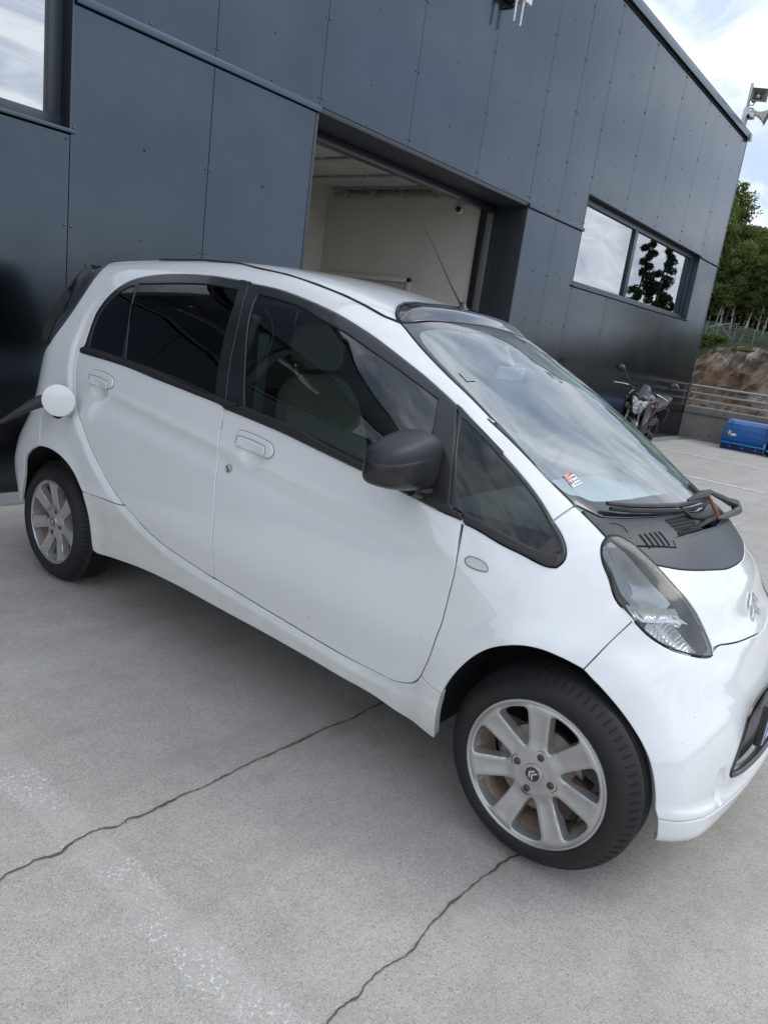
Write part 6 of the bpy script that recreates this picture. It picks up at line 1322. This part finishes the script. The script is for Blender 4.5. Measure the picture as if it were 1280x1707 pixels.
for k in range(20):
    y=-11+21*k/20+r.uniform(-.7,.7);x=77+r.uniform(0,6);tree(r.choice([0,1,2,3,4,5,6]),x,y,gtop(y,x)-.1,r.uniform(.8,1.0),r.uniform(0,6.28))
for (x,y,s) in ((50,-9.9,1.10),(50.5,-8.9,1.08),(56,-10.6,.98),(54,-9.0,.90),(60,-12.4,.80),(52,-7.6,.85),(49,-8.2,.8)): tree(5,x,y,-5,s,r.uniform(0,6),w=.8)
for k in range(40):
    a=math.radians(-52-88*k/40);d=r.uniform(75,95);tree(r.choice([5,6,1,4]),d*math.cos(a),d*math.sin(a),-5+r.uniform(0,1.2),r.uniform(.60,.82),r.uniform(0,6.28))
# white birch stems that show between the leaves
bl_=[((75.0,18.55,4.6),(75.5,18.2,8.2),(76.0,17.9,12.2),.10,'long pale birch stem leaning right beside the wire fence'),((75.0,16.95,4.5),(75.1,16.7,7.4),(75.2,16.5,10),.05,'thin pale birch stem at the right behind the wire fence'),((75.0,21.2,4.9),(75.0,21.0,6.8),(75.0,20.7,9),.05,'thin pale birch stem beside the corner of the dark facade')]
for a,b,c,rad,lb in bl_:
    e=empty('birch_tree',a,0,lb,'tree');m=MB();q=crom(np.array([a,b,c]),.6)-np.array(a);m.tube([tuple(p) for p in q],[rad*(1-.75*i/len(q)) for i in range(len(q))],7);m.build('trunk',M['birch'],e)
    rs=np.random.default_rng(int(rad*1000));top=np.array(c)-np.array(a);V,Fq=leaves([(top[0]+rng.uniform(-.6,.6),top[1]+rng.uniform(-.8,.8),top[2]+rng.uniform(-1.2,.8),.6) for _ in range(9)],900,.13,rs);link(bpy.data.objects.new('crown',fastmesh('crown',V,Fq,M['leafA'])),e)
# fallen grey stem
m=MB();m.tube([(74.6,22.4,5.0),(74.8,21.4,5.6),(75,20.2,6.0),(75.2,19.0,6.15)],[.09,.07,.04,.02],6);o=m.build('dead_branch',M['birch']);tag(o,'bare grey branch leaning over the fence near the corner of the facade','branch')
# undergrowth behind and in front of the fence
rs=np.random.default_rng(5);cl=[]
for k in range(420):
    y=r.uniform(8,34);x=r.uniform(74,80);cl.append((x,y,gtop(y,x)+r.uniform(.1,1.1),r.uniform(.35,.8)))
for k in range(120):
    y=r.uniform(19.3,26);x=r.uniform(71.9,73);cl.append((x,y,gtop(y,x)-r.uniform(-.1,.8)*(y>20),r.uniform(.2,.42)))
V,Fq=leaves(cl,26000,.13,rs)
cl2=[]
for k in range(520):
    y=r.uniform(8,34);x=r.uniform(77,92);cl2.append((x,y,gtop(y,x)+r.uniform(.4,4.6),r.uniform(.5,1.1)))
V2,F2=leaves(cl2,30000,.17,rs);o=bpy.data.objects.new('understorey',fastmesh('understorey',V2,F2,M['leafB']));link(o);tag(o,'dark tangled bushes filling the gaps between the trees above the rock cut','bushes',kind='stuff');o=bpy.data.objects.new('undergrowth',fastmesh('undergrowth',V,Fq,M['leafA']));link(o);tag(o,'low green scrub growing along the wire fence under the trees','undergrowth',kind='stuff')
cl=[(r.uniform(71.5,72.6),y,rtop(y)-r.uniform(.1,1.6),r.uniform(.15,.35)) for y in [r.uniform(20.4,24) for _ in range(70)]]
V,Fq=leaves(cl,5000,.11,rs);o=bpy.data.objects.new('heather',fastmesh('heather',V,Fq,M['leafC']));link(o);tag(o,'olive green scrub spilling down the edge of the rock cut','scrub',kind='stuff')
# ------------------------------------------------------------------ black motorcycle
MO=empty('motorcycle',(11.36,4.13,0),0,'black naked motorcycle leaning on its side stand beside the dark facade','motorcycle')
MO.rotation_euler=(R_(-14),0,R_(180))
M['mblk']=mat('motorcycle_black_paint',(.006,.006,.007),.28,coat=.4);M['mdk']=mat('motorcycle_satin_black',(.025,.025,.027),.45);M['meng']=mat('engine_grey',(.035,.035,.035),.5,metal=.4);M['mchr']=mat('motorcycle_chrome',(.7,.7,.7),.15,metal=1);M['msmoke']=mat('smoked_screen',(.012,.014,.018),.2,coat=.6);M['mseat']=mat('seat_vinyl',(.02,.02,.02),.6);M['silver']=mat('silver_paint',(.20,.21,.22),.3,metal=.6)
def mwheel(x,fr):
    B=tr(x,0,.30)@rot('X',90);m=MB();w=.05 if fr else .065;m.lathe([(.215,-w*.8),(.25,-w),(.285,-w*.7),(.30,0),(.285,w*.7),(.25,w),(.215,w*.8)],40,M=B,closed=False);t=m.build('wheel',M['tyre'],MO)
    m=MB();m.lathe([(.21,-w*.8),(.225,-w*.8),(.225,w*.8),(.21,w*.8),(.20,0),(.21,-w*.8)],40,M=B);m.lathe([(.0,-.05),(.04,-.05),(.04,.05),(0,.05)],16,M=B)
    for k in range(5):
        a=2*math.pi*k/5;m.box(.03,.21,-.016,.016,-.012,.012,.004,M=B@Matrix.Rotation(a,4,'Z'))
    m.build('rim',M['mdk'],t);m=MB();m.lathe([(.13,.052),(.13,.057),(.08,.057),(.08,.052)],28,M=B);m.build('brake_disc',M['steel'],t)
mwheel(.66,True);mwheel(-.68,False)
for s in (-1,1):
    m=MB();m.tube([(.66,s*.085,.30),(.52,s*.085,.62)],[.026,.026],10);m.tube([(.53,s*.085,.60),(.40,s*.085,.90)],.0175,10);m.build('fork_leg',M['silver'],MO)
m=MB();m.box(.39,.46,-.12,.12,.86,.89,.01);m.box(.44,.50,-.12,.12,.70,.73,.01);m.build('fork_yoke',M['mdk'],MO)
def blob(secs,mt,name,seg=14,par=MO,power=2.4):
    """body lofted through cross sections (x, zc, half width, half height)"""
    m=MB();V=[];Fq=[]
    for x,zc,w,hh in secs:
        for k in range(seg):
            a=2*math.pi*k/seg;ca,sa=math.cos(a),math.sin(a);V.append((x,math.copysign(abs(ca)**(2/power),ca)*w,zc+math.copysign(abs(sa)**(2/power),sa)*hh))
    for i in range(len(secs)-1):
        for k in range(seg):Fq.append((i*seg+k,i*seg+(k+1)%seg,(i+1)*seg+(k+1)%seg,(i+1)*seg+k))
    Fq+=[tuple(range(seg))[::-1],tuple((len(secs)-1)*seg+k for k in range(seg))];m.add(V,Fq);return m.build(name,mt,par,angle=60)
blob([(.36,.86,.05,.05),(.30,.86,.12,.10),(.15,.875,.155,.125),(0,.86,.15,.12),(-.14,.82,.11,.09),(-.20,.79,.07,.05)],M['mblk'],'fuel_tank')
blob([(-.12,.78,.09,.03),(-.30,.77,.13,.045),(-.55,.83,.13,.05),(-.80,.90,.09,.045),(-.92,.93,.05,.02)],M['mseat'],'seat')
blob([(-.45,.72,.08,.05),(-.70,.80,.10,.06),(-.98,.90,.05,.04)],M['mblk'],'tail_cowl')
for s in (-1,1):
    m=MB();pp=[(.44,.80),(.34,.93),(.12,.90),(.02,.78),(.10,.60),(.24,.50),(.34,.62)]
    m.prism(pp,-.012,.012,M=tr(0,s*.165,0)@rot('X',90)@rot('Y',0),bev=.006);m.build('side_shroud',M['mblk'],MO)
    m=MB();m.tube([(.37,s*.18,.90),(.24,s*.192,.955),(.08,s*.19,.93),(-.02,s*.185,.80),(.06,s*.18,.68)],[.007,.011,.011,.009,.005],8);m.build('shroud_trim',M['silver'],MO)
    m=MB();m.box(-.30,.0,-.02,.02,.50,.62,.015,M=tr(-.1,s*.13,0));m.build('side_cover',M['mdk'],MO)
m=MB();m.tube([(.36,0,.80),(.25,0,.50),(.20,0,.36)],.03,8);m.tube([(.20,.11,.38),(-.28,.12,.40),(-.36,.11,.66)],.022,8);m.tube([(.20,-.11,.38),(-.28,-.12,.40),(-.36,-.11,.66)],.022,8);m.tube([(-.25,.1,.42),(-.68,.11,.30)],.025,8);m.tube([(-.25,-.1,.42),(-.68,-.11,.30)],.025,8);m.build('frame',M['mdk'],MO)
blob([(.20,.50,.09,.10),(.12,.50,.13,.16),(-.08,.46,.15,.16),(-.22,.44,.12,.12)],M['meng'],'engine',power=4)
m=MB()
for k in range(7): m.box(.03,.20,-.13,.13,.50+.022*k,.508+.022*k,.002)
m.build('cooling_fins',M['meng'],MO)
m=MB();m.tube([(.20,-.05,.42),(.24,-.09,.30),(.0,-.14,.22),(-.40,-.16,.26),(-.85,-.17,.36)],[.02,.02,.02,.045,.05],12);m.build('exhaust',M['mchr'],MO)
# headlight and small screen
def hl():
    m=MB();out=[(0,.125),(.05,.10),(.115,.115),(.13,.09),(.095,.0),(.06,-.085),(.02,-.115),(-.02,-.115),(-.06,-.085),(-.095,0),(-.13,.09),(-.115,.115),(-.05,.10)]
    out=[(a*1.0,b*1.05) for a,b in out]
    m.prism([(a*1.12,b*1.08) for a,b in out],-.09,.0,M=tr(.60,0,.815)@rot('Z',90)@rot('X',90)@rot('X',-12),bev=.01);return m,out
mm,outl=hl();sh=mm.build('headlight_shell',M['mblk'],MO)
m=MB();m.prism(outl,.001,.016,M=tr(.60,0,.815)@rot('Z',90)@rot('X',90)@rot('X',-12),bev=.004);m.build('headlight_glass',vary(mat('motorcycle_headlight',(.40,.42,.43),.16,metal=.7,coat=1),(.10,.11,.12),22,3,.45,.6),sh)
m=MB();V=[];Fq=[]
for i in range(9):
    for j in range(7):
        u=i/8*2-1;v=j/6;w=.135*(1-.40*v**2);V.append((.585-.13*v-.06*u*u*(1),u*w,.935+.19*v-.02*u*u))
for i in range(8):
    for j in range(6):a=i*7+j;Fq.append((a,a+1,a+8,a+7))
m.add(V,Fq);m.add([(x-.006,y,z-.002) for x,y,z in V],Fq);m.build('fly_screen',M['msmoke'],MO)
blob([(.60,.93,.07,.03),(.52,.94,.12,.05),(.44,.94,.11,.05)],M['mblk'],'headlight_cowl')
# handlebar, levers, mirrors, indicators
m=MB();m.tube(crom(np.array([(.26,-.38,1.0),(.32,-.25,1.035),(.38,-.10,1.0),(.39,0,.985),(.38,.10,1.0),(.32,.25,1.035),(.26,.38,1.0)]),.03),.012,8);hb_=m.build('handlebar',M['mdk'],MO)
for s in (-1,1):
    m=MB();m.tube([(.30,s*.27,1.03),(.25,s*.40,.995)],.019,10);m.build('grip',M['mseat'],hb_)
    m=MB();m.tube([(.37,s*.22,1.03),(.38,s*.30,1.025),(.33,s*.43,.99)],[.008,.006,.006],6);m.build('brake_lever',M['mchr'],hb_)
    m=MB();m.tube([(.33,s*.22,1.04),(.35,s*.25,1.10),(.32,s*.33,1.17),(.31,s*.37,1.19)],.007,6);st__=m.build('mirror_stem',M['mdk'],MO)
    bm=bmesh.new();bmesh.ops.create_icosphere(bm,subdivisions=2,radius=1)
    for v in bm.verts: v.co=Vector((v.co.x*.032,v.co.y*.078*(1.0-.25*v.co.z),v.co.z*.052))
    m=MB();m.bm(bm,M=tr(.305,s*.415,1.215)@rot('X',s*14));m.build('mirror',M['mblk'],MO)
    m=MB();m.tube([(.50,s*.12,.86),(.50,s*.19,.865)],.008,6);m.tube([(.47,s*.19,.865),(.53,s*.20,.865),(.55,s*.20,.865)],[.02,.024,.012],8);m.build('indicator',M['orange'] if s>0 else M['mdk'],MO)
blob([(.93,.47,.04,.01),(.82,.60,.06,.012),(.66,.645,.065,.012),(.50,.60,.06,.012),(.42,.52,.05,.01)],M['mblk'],'front_mudguard')
m=MB();m.tube([(-.05,.12,.36),(-.12,.30,.03),(-.10,.33,.0)],[.012,.010,.012],6);m.build('side_stand',M['mdk'],MO)
m=MB();m.tube([(.42,.03,.90),(.50,.10,.75),(.45,.08,.62)],.006,6);m.tube([(.40,-.05,.95),(.48,-.12,.84),(.40,-.09,.70)],.006,6);m.build('control_cable',M['mseat'],MO)
m=MB();m.box(-1.02,-.98,-.08,.08,.52,.74,.004,M=rot('Y',0));m.build('rear_number_bracket',M['mdk'],MO)

# steering turned to the left on the stand
_T=tr(.40,0,0)@rot('Z',31)@tr(-.40,0,0);_seen=0
for o in list(MO.children):
    n=o.name.split('.')[0]
    if n in('fork_leg','fork_yoke','headlight_shell','fly_screen','headlight_cowl','handlebar','mirror_stem','mirror','indicator','front_mudguard','control_cable') or (n=='wheel' and o.data.vertices[0].co.x>0): o.matrix_local=_T@o.matrix_local
